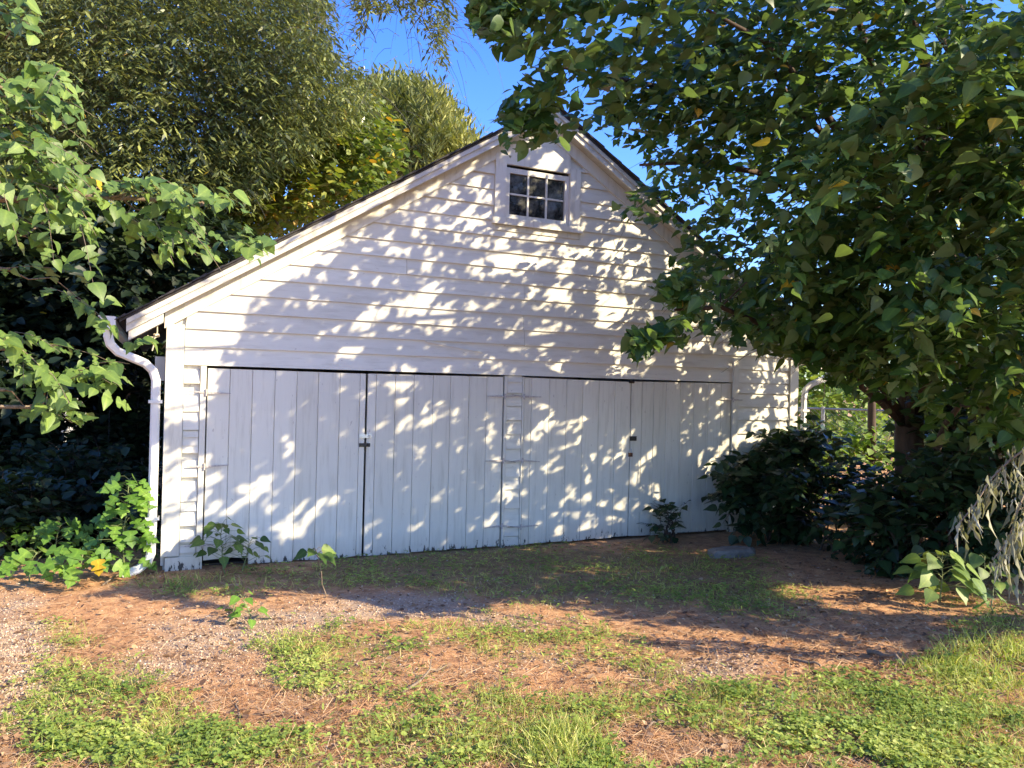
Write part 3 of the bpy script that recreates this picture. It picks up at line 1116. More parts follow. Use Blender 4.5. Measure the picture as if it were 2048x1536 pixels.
def blocks_sunny(P):
    r = np.zeros(len(P), bool)
    for c, rad in SUNNY:
        q = P - c
        a = q @ SUN
        d = np.linalg.norm(q - a[:, None] * SUN, axis=1)
        r |= (a > rad) & (d < rad)
    return r & (rng.random(len(P)) < .93)


def lets_sun(P, soft=1.0):
    """True where a leaf would block light that the photograph shows"""
    x, y, onw = shadow_px(P)
    jx, jy = rng.normal(0, 9, len(x)), rng.normal(0, 7, len(x))
    a = onw & in_poly(x + jx, y + jy, SUN_WALL)
    g = ~onw & in_poly(x + jx, y + jy, SUN_GROUND)
    g &= rng.random(len(x)) < 0.985
    t = P[:, 1] / SUN[1]
    W = P - SUN * t[:, None]
    pk = in_pocket(W[:, 0], W[:, 2]) & onw & (rng.random(len(x)) < .97)
    return a | g | pk | blocks_sunny(P)


IN_FRAME = [(-20, -20), (2068, -20), (2068, 1556), (-20, 1556)]


def carve(P, keep_poly, jit=14, sun=True, holes=()):
    """leaves kept: inside the crown outline when in view, clear of sunlit openings"""
    x, y, zd = project(P)
    vis = (zd > .3) & in_poly(x, y, IN_FRAME)
    xx, yy = x + rng.normal(0, jit, len(x)), y + rng.normal(0, jit, len(x))
    ok = ~vis | in_poly(xx, yy, keep_poly)
    for cx, cy, rx, ry, pr in holes:
        ok &= ~(vis & (((xx - cx) / rx) ** 2 + ((yy - cy) / ry) ** 2 < 1) & (rng.random(len(x)) < pr))
    ok &= (zd > 2.2) | (zd < -1.0)
    # never inside the garage
    inside = (P[:, 1] > -.30) & (P[:, 0] > XL - .45) & (P[:, 0] < XR + .3) & (P[:, 2] < ZA - SL * np.abs(P[:, 0] - XM) + .12) & (P[:, 1] < BACK + .4)
    ok &= ~inside
    ok &= P[:, 2] > gz(P[:, 0], P[:, 1]) + .05
    if sun:
        ok &= ~lets_sun(P)
    return ok


def tints(n, lo=.1, hi=.75, yellow=.01, clump=None):
    t = rng.uniform(lo, hi, n)
    if clump is not None:
        t = np.clip(t + clump, 0, .85)
    y = rng.random(n) < yellow
    t[y] = rng.uniform(.91, 1.0, y.sum())
    return t


def split_largest(pos, scale, n=300):
    x, y, zd = project(pos)
    vis = (zd > .3) & (x > 0) & (x < 2048) & (y > 0) & (y < 1536)
    sz = np.where(vis, scale / np.maximum(zd, .3), -1)
    idx = np.argsort(-sz)[:n]
    idx = idx[sz[idx] > 0]
    m = np.zeros(len(pos), bool)
    m[idx] = True
    return m


def rnd_ellipsoid(n, c, r, shell=0.0):
    u = unit(rng.normal(0, 1, (n, 3)))
    q = rng.random(n) ** (1 / 3)
    q = shell + (1 - shell) * q
    return np.asarray(c) + u * q[:, None] * np.asarray(r)


def limbs_for(tree, base_pts, base_rad, targets, mat, twigs=None, limb_r=.05):
    tr = MB()
    tr.tube(base_pts, base_rad, 10)
    tr.build("trunk", mat, tree, True)
    nodes = []
    bp = [np.asarray(b, float) for b in base_pts]
    for tg_ in targets:
        tg_ = np.asarray(tg_, float)
        # leave the trunk at the point that gives a rising limb
        cand = [(np.linalg.norm(tg_ - b) + 2.5 * max(0, b[2] - tg_[2] + .6), i) for i, b in enumerate(bp)]
        i = min(cand)[1]
        s = bp[i]
        L = np.linalg.norm(tg_ - s)
        pts = curve_pts(s, tg_, (0, 0, .10 * L), 7, .035 * min(L, 2))
        r0 = min(limb_r * (.6 + .22 * L), base_rad[min(i, len(base_rad) - 1)] * .8)
        m = MB()
        m.tube(pts, list(np.linspace(r0, .012, len(pts))), 7)
        m.build("limb", mat, tree, True)
        nodes += pts[2:]
    return np.array(nodes)


def twig_wood(tree, twigs, nodes, mat, r=.005, connect=True, limit=600):
    m = MB()
    used = {}
    for i in range(min(len(twigs), limit)):
        m.tube(list(twigs[i]), [r, r * .8, r * .6, r * .35], 3, cap=False)
        if connect and len(nodes):
            d = np.linalg.norm(nodes - twigs[i][0], axis=1)
            j = int(np.argmin(d))
            if d[j] < .9 and (used.setdefault(j, 0) < 2):
                used[j] += 1
                m.tube(curve_pts(nodes[j], twigs[i][0], (0, 0, .06 * d[j]), 4, .02), [r * 2.4, r * 2, r * 1.6, r], 3, cap=False)
    o = m.build("twigs", mat, tree)
    o["kind"] = "stuff"
    return o


# ================================================================== RIGHT MULBERRY
CROWN_R = [(938, -60), (948, 60), (998, 108), (1060, 125), (1050, 170), (1012, 200), (1000, 250), (1003, 300), (1035, 318), (1080, 285), (1150, 288), (1185, 245), (1232, 285), (1290, 340), (1228, 410), (1262, 455),
           (1335, 445), (1375, 500), (1312, 575), (1365, 640), (1256, 668), (1268, 712), (1380, 684), (1440, 655), (1530, 700), (1640, 738), (1690, 800), (1620, 810), (1690, 845), (1800, 850), (1850, 890), (2048, 905), (2120, 900), (2120, -60)]
GAPS_R = [(1812, 860, 42, 65, 1.0), (1745, 865, 48, 45, 1.0), (1640, 830, 45, 70, 1.0), (1180, 285, 40, 28, 1.0), (1385, 430, 24, 20, .9), (1240, 360, 20, 40, .5), (1660, 250, 30, 30, .7), (1830, 280, 45, 40, .6), (1230, 60, 40, 30, .6), (1560, 380, 45, 30, .6), (1120, 220, 30, 30, .6), (1290, 120, 40, 30, .5), (1470, 330, 40, 25, .5), (1640, 400, 40, 20, .5), (1880, 390, 50, 20, .4)]


def right_tree():
    base = gp(1812, 1098)
    tree = thing("mulberry_tree", "large dark green mulberry tree right of the garage, its branches reaching over the gable", "tree", base)
    B = base
    trunk = [B + (0, 0, -.1), B + (.02, 0, .25), B + (.05, .0, .8), B + (.0, .0, 1.5), B + (-.05, -.1, 2.3), B + (-.1, -.2, 3.3), B + (-.05, -.3, 4.5), B + (0, -.5, 6.0), B + (0.1, -.6, 7.6)]
    rad = [.25, .20, .175, .165, .155, .125, .10, .075, .04]
    # crown volumes; the clumps far out of frame are added to shade the ground
    S = [rnd_ellipsoid(1150, (6.9, -2.6, 4.7), (3.3, 2.3, 2.5)), rnd_ellipsoid(950, (5.3, -3.8, 4.9), (2.6, 1.8, 2.0)), rnd_ellipsoid(600, (7.4, -5.0, 5.0), (2.8, 2.2, 2.2)),
         rnd_ellipsoid(40, (9.4, -5.0, 6.4), (2.4, 2.2, 1.8)), rnd_ellipsoid(170, (6.5, -2.8, 6.9), (1.6, 1.2, .9)), rnd_ellipsoid(380, (4.2, -3.3, 4.6), (1.6, 1.3, 1.2)), rnd_ellipsoid(380, (6.3, -2.2, 3.0), (2.2, 1.5, 1.0)), rnd_ellipsoid(260, (4.6, -5.2, 3.4), (1.0, 1.0, .9)),
         rnd_ellipsoid(380, (8.6, -3.2, 3.2), (1.8, 1.9, 1.5)), rnd_ellipsoid(240, (5.6, -3.2, 2.9), (1.2, 1.0, .7)),
         rnd_ellipsoid(420, (10.2, -7.6, 4.0), (2.3, 1.9, 1.3)), rnd_ellipsoid(300, (8.8, -6.4, 3.1), (1.5, 1.3, 1.0)), rnd_ellipsoid(200, (11.2, -8.6, 4.5), (1.6, 1.4, 1.0)), rnd_ellipsoid(170, dp(1120, 110, 6.3), (.85, .7, .75)), rnd_ellipsoid(70, dp(1075, 265, 6.6), (.40, .35, .30)), rnd_ellipsoid(60, dp(1320, 672, 6.4), (.32, .3, .12)), rnd_ellipsoid(30, dp(1290, 430, 6.8), (.22, .3, .15)), rnd_ellipsoid(50, dp(1350, 575, 6.6), (.3, .3, .2)), rnd_ellipsoid(260, (6.0, -3.4, 6.2), (1.9, 1.4, 1.0)), rnd_ellipsoid(240, dp(1650, 150, 6.7), (1.3, .9, .8)), rnd_ellipsoid(150, dp(1900, 250, 6.0), (.9, .8, .9)), rnd_ellipsoid(130, dp(1450, 200, 6.9), (.8, .7, .6)), rnd_ellipsoid(60, dp(1010, 60, 6.2), (.3, .4, .35)), rnd_ellipsoid(140, dp(1990, 560, 5.4), (.9, .8, .8)), rnd_ellipsoid(110, dp(2000, 720, 6.4), (.9, .8, .6))]
    S = np.concatenate(S)
    S = S[carve(S, CROWN_R, 5, True)]
    d = S - (B + np.array([0, -.6, 3.2]))
    d[:, 2] *= .35
    d = unit(d) + rng.normal(0, .45, S.shape)
    d[:, 2] += .10
    P, tip, nr, sc, tw = twig_leaves(S, d, rng.uniform(.45, .95, len(S)), 11, .116, .35)
    ok = carve(P + unit(tip) * sc[:, None] * .5, CROWN_R, 9, True, GAPS_R)
    kept = ok.reshape(len(S), 11).sum(1)
    tw = tw[(kept >= 5) & ~lets_sun(tw[:, 1]) & ~lets_sun(tw[:, 2])]
    P, tip, nr, sc = P[ok], tip[ok], nr[ok], sc[ok]
    tn = tints(len(P), .05, .72, .006, (fbm(P[:, 0] * .9 + 30, P[:, 2] * .9 + 60, 8) - .5) * .7)
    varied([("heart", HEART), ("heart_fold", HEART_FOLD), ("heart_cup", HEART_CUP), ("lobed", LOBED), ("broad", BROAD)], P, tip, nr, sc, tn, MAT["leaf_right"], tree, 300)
    T = [S[i] for i in rng.choice(len(S), 11, replace=False)]
    T += [dp(1590, -60, 6.5), dp(1440, 100, 6.8), dp(1280, 330, 6.9), dp(1350, 620, 6.6), dp(1100, 130, 6.6)]
    nodes = limbs_for(tree, trunk, rad, T, MAT["bark_red"], None, .042)
    twig_wood(tree, tw, nodes, MAT["bark_red"], .004, True, 520)
    print("right tree leaves", len(P), "twigs", len(tw))
    return tree


right_tree()

# more stems behind and beside it
for (px_, py_, dep, h, r, lab) in ((1897, 1065, 9.6, 4.2, .085, "slender reddish trunk just right of the big mulberry trunk"), (1985, 1060, 10.4, 4.6, .07, "thin brown trunk in the thicket at the right edge"), (1742, 1040, 12.5, 5.0, .08, "slim leaning trunk in the gap between the garage and the mulberry")):
    b = dp(px_, py_, dep)
    b[2] = 0
    st = thing("young_tree", lab, "tree", b)
    lean = rng.normal(0, .18, 2)
    pts = [b + (lean[0] * q, lean[1] * q, h * q) for q in np.linspace(-.02, 1, 6)]
    S = rnd_ellipsoid(90, b + np.array([0, 0, h]), (1.3, 1.1, 1.4))
    S = S[carve(S, CROWN_R, 5, True)]
    dd = unit(S - b) * (1, 1, .4) + rng.normal(0, .5, S.shape)
    P, tip, nr, sc, tw = twig_leaves(S, dd, rng.uniform(.4, .8, len(S)), 8, .12)
    ok = carve(P, CROWN_R, 8, True, GAPS_R)
    leaves_mesh("foliage", HEART, P[ok], tip[ok], nr[ok], sc[ok], tints(ok.sum(), .05, .7), MAT["leaf_right"], st, "stuff")
    nd = limbs_for(st, pts, list(np.linspace(r, .03, 6)), [S[i] for i in rng.choice(len(S), min(4, len(S)), replace=False)], MAT["bark_red"], None, .03)
    twig_wood(st, tw[:40], nd, MAT["bark_red"], .005)

# ================================================================== LEFT MULBERRY
CROWN_L = [(-80, 90), (60, 110), (140, 130), (160, 250), (150, 310), (200, 345), (330, 355), (450, 385), (510, 385), (500, 410), (470, 440), (548, 478), (540, 520), (430, 520), (350, 505), (260, 500), (250, 590), (200, 610), (300, 640), (290, 700), (268, 716), (236, 700), (225, 770), (230, 810), (140, 860), (60, 830), (0, 850), (-80, 860)]
CLUMPS_L = [(50, 190, 4.7, .30, 18), (20, 280, 4.6, .30, 15), (120, 160, 4.8, .20, 6), (90, 290, 4.8, .22, 8), (100, 390, 4.8, .30, 15), (220, 395, 4.8, .28, 16), (330, 410, 4.9, .24, 12), (430, 405, 5.0, .18, 7), (485, 490, 5.1, .13, 7), (400, 465, 5.0, .14, 4), (50, 470, 4.8, .22, 4),
            (20, 540, 5.0, .3, 4), (180, 555, 5.1, .25, 4), (90, 610, 5.2, .3, 4), (40, 700, 5.0, .20, 8), (150, 735, 5.0, .22, 12), (195, 765, 5.0, .12, 5), (85, 815, 5.0, .14, 5), (10, 780, 5.0, .25, 4), (250, 688, 5.5, .05, 2), (15, 45, 4.6, .14, 6), (40, 330, 4.7, .2, 6)]


def left_tree():
    base = np.array([-4.3, -2.2, 0.06])
    tree = thing("mulberry_tree", "sunlit mulberry boughs with large pale green leaves coming in from the left edge", "tree", base)
    trunk = [base + (0, 0, -.1), base + (.05, 0, .8), base + (.1, .05, 1.8), base + (.2, .1, 3.0), base + (.2, 0, 4.2), base + (.3, -.1, 5.5)]
    S, D = [], []
    T = []
    for px_, py_, dep, rad_, n in CLUMPS_L:
        n = max(2, int(n * .68))
        c = dp(px_, py_, dep)
        T.append(c)
        q = c + rng.normal(0, 1, (n, 3)) * (rad_ * .55) * np.array([1, 1, .55])
        S.append(q)
        D.append(np.tile(RT * .85 - FW * .35 + np.array([0, 0, -.12]), (n, 1)))
    # the rest of the crown, beyond the left edge of the picture
    q = rnd_ellipsoid(420, (-4.6, -2.2, 4.2), (2.3, 2.3, 2.2))
    q = q[project(q)[0] < -160]
    S.append(q)
    D.append(unit(q - base - (0, 0, 2.0)))
    S, D = np.concatenate(S), np.concatenate(D)
    D = D + rng.normal(0, .35, D.shape)
    P, tip, nr, sc, tw = twig_leaves(S, D, rng.uniform(.3, .62, len(S)), 10, .092, .3)
    # sunward-tilted blades hanging by their stalks
    nr = nr * np.array([.8, .8, .7]) + SUN * .55 - FW * .25
    tip[:, 2] -= .25
    ok = carve(P, CROWN_L, 10, False) | ((project(P)[1] < 90) & (project(P)[0] < 70))
    x_, y_, on_ = shadow_px(P)
    ok &= ~(on_ & (y_ < 1100) & (x_ > 335))
    tw = tw[ok.reshape(len(S), 10).sum(1) >= 7]
    P, tip, nr, sc = P[ok], tip[ok], nr[ok], sc[ok]
    tn = tints(len(P), .05, .72, .004)
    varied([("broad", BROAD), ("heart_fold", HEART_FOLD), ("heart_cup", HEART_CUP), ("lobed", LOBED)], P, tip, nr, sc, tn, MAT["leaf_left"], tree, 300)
    nodes = limbs_for(tree, trunk, [.17, .14, .12, .10, .07, .03], [T[i] for i in (0, 3, 5, 7, 10, 11, 14, 17, 18)], MAT["bark_tan"], None, .022)
    twig_wood(tree, tw, nodes, MAT["bark_tan"], .0028, True, 500)
    print("left tree leaves", len(P))


left_tree()


# ================================================================== TREES BEHIND
def far_tree(name, label, cat, base, depth_rng, outline, n, leaf, size, mat, tint, hang=0.4, holes=(), count=10, length=(.6, 1.2), trunk_r=.3, trunk_h=9, bark_m="bark_grey", zmax=15, extra=None, jit=16, nlimbs=8, updir=0.0, clump=.7):
    """crown filling an outline as seen from the yard, with real depth between two distances"""
    base = np.asarray(base, float)
    t = thing(name, label, cat, base)
    xs, ys = [q[0] for q in outline], [q[1] for q in outline]
    a = np.stack([rng.uniform(min(xs), max(xs), n * 3), rng.uniform(min(ys), max(ys), n * 3)], 1)
    a = a[in_poly(a[:, 0], a[:, 1], outline)][:n]
    dep = rng.uniform(depth_rng[0], depth_rng[1], len(a))
    S = CAM + ((a[:, 0:1] - PX) / F * RT - (a[:, 1:2] - PY) / F * UP + FW) * dep[:, None]
    # clumps: gather the twig starts round cluster centres
    nc = max(6, len(S) // 22)
    cc = S[rng.choice(len(S), nc, replace=False)]
    j = rng.integers(0, nc, len(S))
    S = np.where((rng.random(len(S)) < clump)[:, None], cc[j] + rng.normal(0, 1, S.shape) * np.mean(depth_rng) * .032, S)
    ctr = S.mean(0)
    D = unit(S - ctr - np.array([0, 0, -1.0])) * np.array([1, 1, .4]) + rng.normal(0, .4, S.shape)
    D[:, 2] += updir
    P, tip, nr, sc, tw = twig_leaves(S, D, rng.uniform(length[0], length[1], len(S)), count, size, hang)
    if hang > .4:
        tip[:, 2] -= .25
    if updir > .5:
        tip[:, 2] += 1.2
    ok = carve(P, outline, jit, False, holes)
    P, tip, nr, sc = P[ok], tip[ok], nr[ok], sc[ok]
    lo, hi, yl = tint
    cl = (fbm(P[:, 0] * .5 + 80, P[:, 2] * .5 + P[:, 1] * .3 + 80, 41) - .5) * 1.5
    leaves_mesh("foliage", leaf, P, tip, nr, sc, tints(len(P), lo, hi, yl, cl), MAT[mat], t, "stuff")
    tops = [base + (0, 0, -.1)] + [base + ((ctr - base) * (.75 * q, .75 * q, 0)) * q + (0, 0, trunk_h * q) for q in (.25, .5, .75, 1.0)]
    nd = limbs_for(t, tops, list(np.linspace(trunk_r, trunk_r * .25, 5)), [cc[i] for i in rng.choice(nc, min(nlimbs, nc), replace=False)], MAT[bark_m], None, trunk_r * .2)
    twig_wood(t, tw, nd, MAT[bark_m], .0045, True, 160)
    return t


OAK = [(-80, -80), (560, -80), (655, -80), (650, 60), (668, 120), (690, 130), (720, 150), (745, 190), (735, 240), (690, 250), (640, 300), (560, 330), (520, 400), (420, 420), (250, 400), (160, 420), (80, 440), (-80, 430)]
OAK_HOLES = [(650, 160, 26, 22, .6), (170, 60, 30, 26, .5), (60, 30, 40, 22, .4), (110, 180, 26, 20, .5), (560, 20, 30, 16, .35), (280, 20, 30, 20, .4), (640, 200, 20, 12, .6)]
far_tree("willow_oak", "tall willow oak with narrow grey green leaves filling the sky at upper left", "tree", (-3.0, 10.5, 0), (12.5, 18.0), OAK, 13000, NARROW, .142, "leaf_oak", (.05, .75, .004), .45, OAK_HOLES, 14, (.6, 1.3), .38, 10)
# its long hanging sprays against the blue
SPRAY = [(690, -40), (905, -40), (900, 60), (890, 150), (920, 165), (900, 170), (862, 120), (842, 60), (800, 30), (745, 25), (735, 60), (715, 95), (700, 90), (716, 50)]
far_tree("oak_bough", "thin hanging willow oak sprays against the blue sky at top centre", "branch", dp(820, -120, 12.5) , (11.5, 13.0), SPRAY, 330, NARROW, .135, "leaf_oak", (.05, .7, .004), .9, (), 12, (.4, .8), .02, .3, nlimbs=6, jit=7)
YEL = [(400, 330), (470, 260), (560, 250), (640, 210), (700, 190), (760, 215), (800, 290), (790, 340), (760, 380), (600, 460), (520, 500), (430, 470), (330, 480), (250, 430), (300, 380)]
far_tree("turning_tree", "leafy tree with yellow turning leaves above the left roof slope", "tree", (2.4, 11.0, 0), (15.0, 18.5), YEL, 2300, OVATE, .16, "leaf_yellow", (.1, .8, .035), .4, (), 10, (.5, 1.1), .22, 6)
CED = [(700, 210), (730, 175), (790, 162), (850, 172), (890, 200), (915, 250), (950, 290), (960, 330), (900, 380), (760, 400), (700, 380), (690, 290)]
far_tree("cedar_tree", "rounded yellowish green cedar with fine feathery sprays behind the roof", "tree", (9.3, 16.5, 0), (24.0, 29.0), CED, 4200, NARROW, .26, "leaf_cedar", (.1, .8, .0), .0, ((800, 235, 22, 14, .6), (770, 330, 26, 14, .5)), 14, (.4, 1.0), .3, 8, jit=15, updir=.9, clump=.9)
UND1 = [(-80, 380), (120, 400), (300, 430), (480, 440), (520, 480), (380, 560), (260, 620), (240, 760), (120, 770), (-80, 760)]
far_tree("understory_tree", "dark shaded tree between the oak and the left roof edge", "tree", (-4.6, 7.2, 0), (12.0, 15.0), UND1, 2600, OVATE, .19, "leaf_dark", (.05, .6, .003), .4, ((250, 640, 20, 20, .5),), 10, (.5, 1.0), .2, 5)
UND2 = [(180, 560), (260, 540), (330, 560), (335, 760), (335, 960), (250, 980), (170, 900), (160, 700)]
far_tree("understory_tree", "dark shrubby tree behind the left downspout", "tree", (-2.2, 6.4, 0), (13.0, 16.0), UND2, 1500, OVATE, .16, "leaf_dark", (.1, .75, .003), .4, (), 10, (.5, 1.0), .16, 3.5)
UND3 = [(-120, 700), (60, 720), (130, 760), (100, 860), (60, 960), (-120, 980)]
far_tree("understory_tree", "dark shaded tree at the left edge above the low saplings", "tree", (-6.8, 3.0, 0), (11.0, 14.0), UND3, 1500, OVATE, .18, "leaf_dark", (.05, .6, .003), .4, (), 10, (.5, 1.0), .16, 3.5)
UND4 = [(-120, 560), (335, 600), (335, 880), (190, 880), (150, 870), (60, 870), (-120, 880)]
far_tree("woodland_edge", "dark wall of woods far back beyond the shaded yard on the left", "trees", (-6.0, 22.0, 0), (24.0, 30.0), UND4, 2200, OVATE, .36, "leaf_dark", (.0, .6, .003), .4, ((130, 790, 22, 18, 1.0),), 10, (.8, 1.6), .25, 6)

# pale house glimpsed through the left trees
hp = dp(128, 792, 22.5)
house = thing("house", "pale sided house glimpsed through the dark trees at left", "house", (hp[0], hp[1], 0))
mb = MB()
mb.box(hp[0] - 1.6, hp[0] + 1.4, hp[1], hp[1] + 5, -.05, 2.6)
mb.build("wall", MAT["house"], house)
mb = MB()
mb.add([(hp[0] - 1.9, hp[1] - .4, 2.5), (hp[0] + 1.7, hp[1] - .4, 2.5), (hp[0] + 1.7, hp[1] + 2.5, 3.7), (hp[0] - 1.9, hp[1] + 2.5, 3.7), (hp[0] - 1.9, hp[1] + 5.4, 2.5), (hp[0] + 1.7, hp[1] + 5.4, 2.5)],
       [(0, 1, 2, 3), (3, 2, 5, 4), (0, 3, 4), (1, 5, 2), (0, 4, 5, 1)])
mb.build("roof", MAT["shingle"], house)


# ================================================================== RIGHT SIDE: field, fence, shrubs
def shrub(name, label, cat, c, r, n, leaf, size, mat, tint=(.1, .7, .0), group=None, count=7, length=(.25, .5), stems=5, key=None, sun=False, bark_m="bark_red", keep=None, single=0):
    c, r = np.asarray(c, float), np.asarray(r, float)
    base = np.array([c[0], c[1], float(gz(c[0], c[1]))])
    t = thing(name, label, cat, base, group)
    cl_ = rnd_ellipsoid(9, c, r * .72, .5)
    S = cl_[rng.integers(0, 9, n)] + unit(rng.normal(0, 1, (n, 3))) * (rng.random(n) ** .4)[:, None] * r * .42
    S = S[S[:, 2] > base[2] + .04]
    D = unit((S - c) / r + np.array([0, 0, .25])) + rng.normal(0, .35, S.shape)
    P, tip, nr, sc, tw = twig_leaves(S, D, rng.uniform(length[0], length[1], len(S)), count, size, .3)
    ok = (P[:, 2] > gz(P[:, 0], P[:, 1]) + .03) & ~((P[:, 1] > -.10) & (P[:, 0] < XR + .06) & (P[:, 0] > XL - .06) & (P[:, 1] < BACK + .2))
    if keep is not None:
        x, y, zd = project(P)
        ok &= in_poly(x + rng.normal(0, 8, len(x)), y + rng.normal(0, 8, len(x)), keep)
    if sun:
        ok &= ~lets_sun(P)
    P, tip, nr, sc = P[ok], tip[ok], nr[ok], sc[ok]
    tn = tints(len(P), *tint)
    if single:
        big = split_largest(P, sc, single)
        leaf_objects(leaf, key, *[a[big] for a in (P, tip, nr, sc, tn)], MAT[mat], t)
    else:
        big = np.zeros(len(P), bool)
    leaves_mesh("foliage", leaf, *[a[~big] for a in (P, tip, nr, sc, tn)], MAT[mat], t, "stuff")
    for i in range(stems):
        e = S[rng.integers(len(S))]
        m = MB()
        m.tube(curve_pts(base + rng.normal(0, .06, 3) * (1, 1, 0) + (0, 0, -.05), e, (0, 0, .1), 6, .02), list(np.linspace(.018, .005, 6)), 5)
        m.build("stem", MAT[bark_m], t)
    twig_wood(t, tw, np.zeros((0, 3)), MAT[bark_m], .004, False, 200)
    return t


# dark bushes against the right end of the wall
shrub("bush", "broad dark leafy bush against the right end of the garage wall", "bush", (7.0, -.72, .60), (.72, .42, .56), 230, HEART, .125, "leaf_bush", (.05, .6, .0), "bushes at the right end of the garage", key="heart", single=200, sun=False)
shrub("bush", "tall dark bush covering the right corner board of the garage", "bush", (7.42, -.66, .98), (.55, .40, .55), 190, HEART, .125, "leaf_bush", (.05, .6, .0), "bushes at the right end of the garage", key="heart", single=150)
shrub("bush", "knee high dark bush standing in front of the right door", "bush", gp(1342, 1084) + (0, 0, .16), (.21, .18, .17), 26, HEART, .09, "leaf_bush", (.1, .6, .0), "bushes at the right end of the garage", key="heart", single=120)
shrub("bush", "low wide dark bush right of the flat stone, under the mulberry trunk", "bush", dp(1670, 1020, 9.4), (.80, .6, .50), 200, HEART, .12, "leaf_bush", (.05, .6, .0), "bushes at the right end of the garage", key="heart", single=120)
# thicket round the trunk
shrub("thicket_shrub", "shrub behind the mulberry trunk, light green leaves with sunlight put into their colour", "bush", (9.3, .4, .75), (1.1, .8, .8), 210, OVATE, .13, "leaf_field", (.15, .85, .0), "shrubs in the thicket under the mulberry")  # shaded spot; the light field leaf colour imitates sun on it
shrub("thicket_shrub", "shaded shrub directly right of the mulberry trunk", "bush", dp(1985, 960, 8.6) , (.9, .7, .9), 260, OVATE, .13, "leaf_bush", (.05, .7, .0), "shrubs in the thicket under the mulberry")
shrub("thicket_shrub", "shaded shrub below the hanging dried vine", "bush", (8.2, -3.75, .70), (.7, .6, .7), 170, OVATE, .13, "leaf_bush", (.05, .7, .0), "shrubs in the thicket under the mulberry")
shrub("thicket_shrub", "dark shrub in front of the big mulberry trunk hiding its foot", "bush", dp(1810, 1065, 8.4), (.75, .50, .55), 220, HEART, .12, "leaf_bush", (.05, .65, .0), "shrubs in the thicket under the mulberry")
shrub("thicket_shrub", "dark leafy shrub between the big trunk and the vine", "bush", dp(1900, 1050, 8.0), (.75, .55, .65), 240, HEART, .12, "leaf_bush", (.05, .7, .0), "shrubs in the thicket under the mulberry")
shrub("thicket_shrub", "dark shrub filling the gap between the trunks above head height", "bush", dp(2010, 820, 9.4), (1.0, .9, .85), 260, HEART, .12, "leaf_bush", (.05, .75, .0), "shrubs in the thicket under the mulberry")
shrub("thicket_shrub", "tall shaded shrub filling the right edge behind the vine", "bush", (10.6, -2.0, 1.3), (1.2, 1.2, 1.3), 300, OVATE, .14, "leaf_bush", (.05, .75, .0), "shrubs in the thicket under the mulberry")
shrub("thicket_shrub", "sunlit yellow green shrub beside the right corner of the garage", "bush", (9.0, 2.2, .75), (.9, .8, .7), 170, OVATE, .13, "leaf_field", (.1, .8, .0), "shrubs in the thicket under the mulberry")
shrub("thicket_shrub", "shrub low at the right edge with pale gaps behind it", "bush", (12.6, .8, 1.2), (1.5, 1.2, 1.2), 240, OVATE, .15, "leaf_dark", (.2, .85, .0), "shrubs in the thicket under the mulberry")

# shaded undergrowth left of the garage
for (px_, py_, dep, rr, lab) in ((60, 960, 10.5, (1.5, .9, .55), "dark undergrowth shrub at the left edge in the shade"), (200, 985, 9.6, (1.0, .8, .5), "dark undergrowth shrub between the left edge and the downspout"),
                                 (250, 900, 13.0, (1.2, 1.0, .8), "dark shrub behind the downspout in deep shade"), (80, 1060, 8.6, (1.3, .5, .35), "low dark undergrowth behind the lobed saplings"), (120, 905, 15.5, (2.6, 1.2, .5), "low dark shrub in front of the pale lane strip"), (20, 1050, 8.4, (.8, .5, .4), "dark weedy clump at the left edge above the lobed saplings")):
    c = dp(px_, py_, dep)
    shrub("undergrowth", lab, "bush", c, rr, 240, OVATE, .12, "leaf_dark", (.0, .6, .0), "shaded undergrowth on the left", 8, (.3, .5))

# sunlit hedge and field grass beyond
for (px_, py_, dep, rr, lab) in ((1640, 800, 21, (1.6, 1.4, 1.9), "bright sunlit shrub seen past the right corner of the garage"), (1730, 790, 30, (3.2, 2.0, 2.0), "bright green field shrub left of the mulberry trunk"),
                                 (1860, 790, 31, (3.4, 2.0, 2.2), "sunlit field shrub behind the mulberry trunk"), (1990, 780, 30, (3.4, 2.0, 2.4), "field shrub far behind the thicket at the right edge")):
    c = dp(px_, py_, dep)
    shrub("field_shrub", lab, "bush", c, rr, 260, OVATE, .24, "leaf_field", (.1, .85, .0), "sunlit shrubs in the field", 9, (.5, 1.0))
fgx = rng.uniform(10, 34, 14000)
fgy = rng.uniform(9, 24, 14000)
fgP = np.stack([fgx, fgy, np.zeros_like(fgx)], 1)
x, y, zd = project(fgP)
s = (zd > 14) & (x > 1560) & (x < 2100)
fgP = fgP[s]
n = len(fgP)
meta(leaves_mesh("field_grass", NARROW, fgP, np.stack([rng.normal(0, .3, n), rng.normal(0, .3, n), np.ones(n)], 1), rng.normal(0, 1, (n, 3)), rng.uniform(.4, .9, n), rng.random(n), MAT["field_grass"]), kind="stuff")

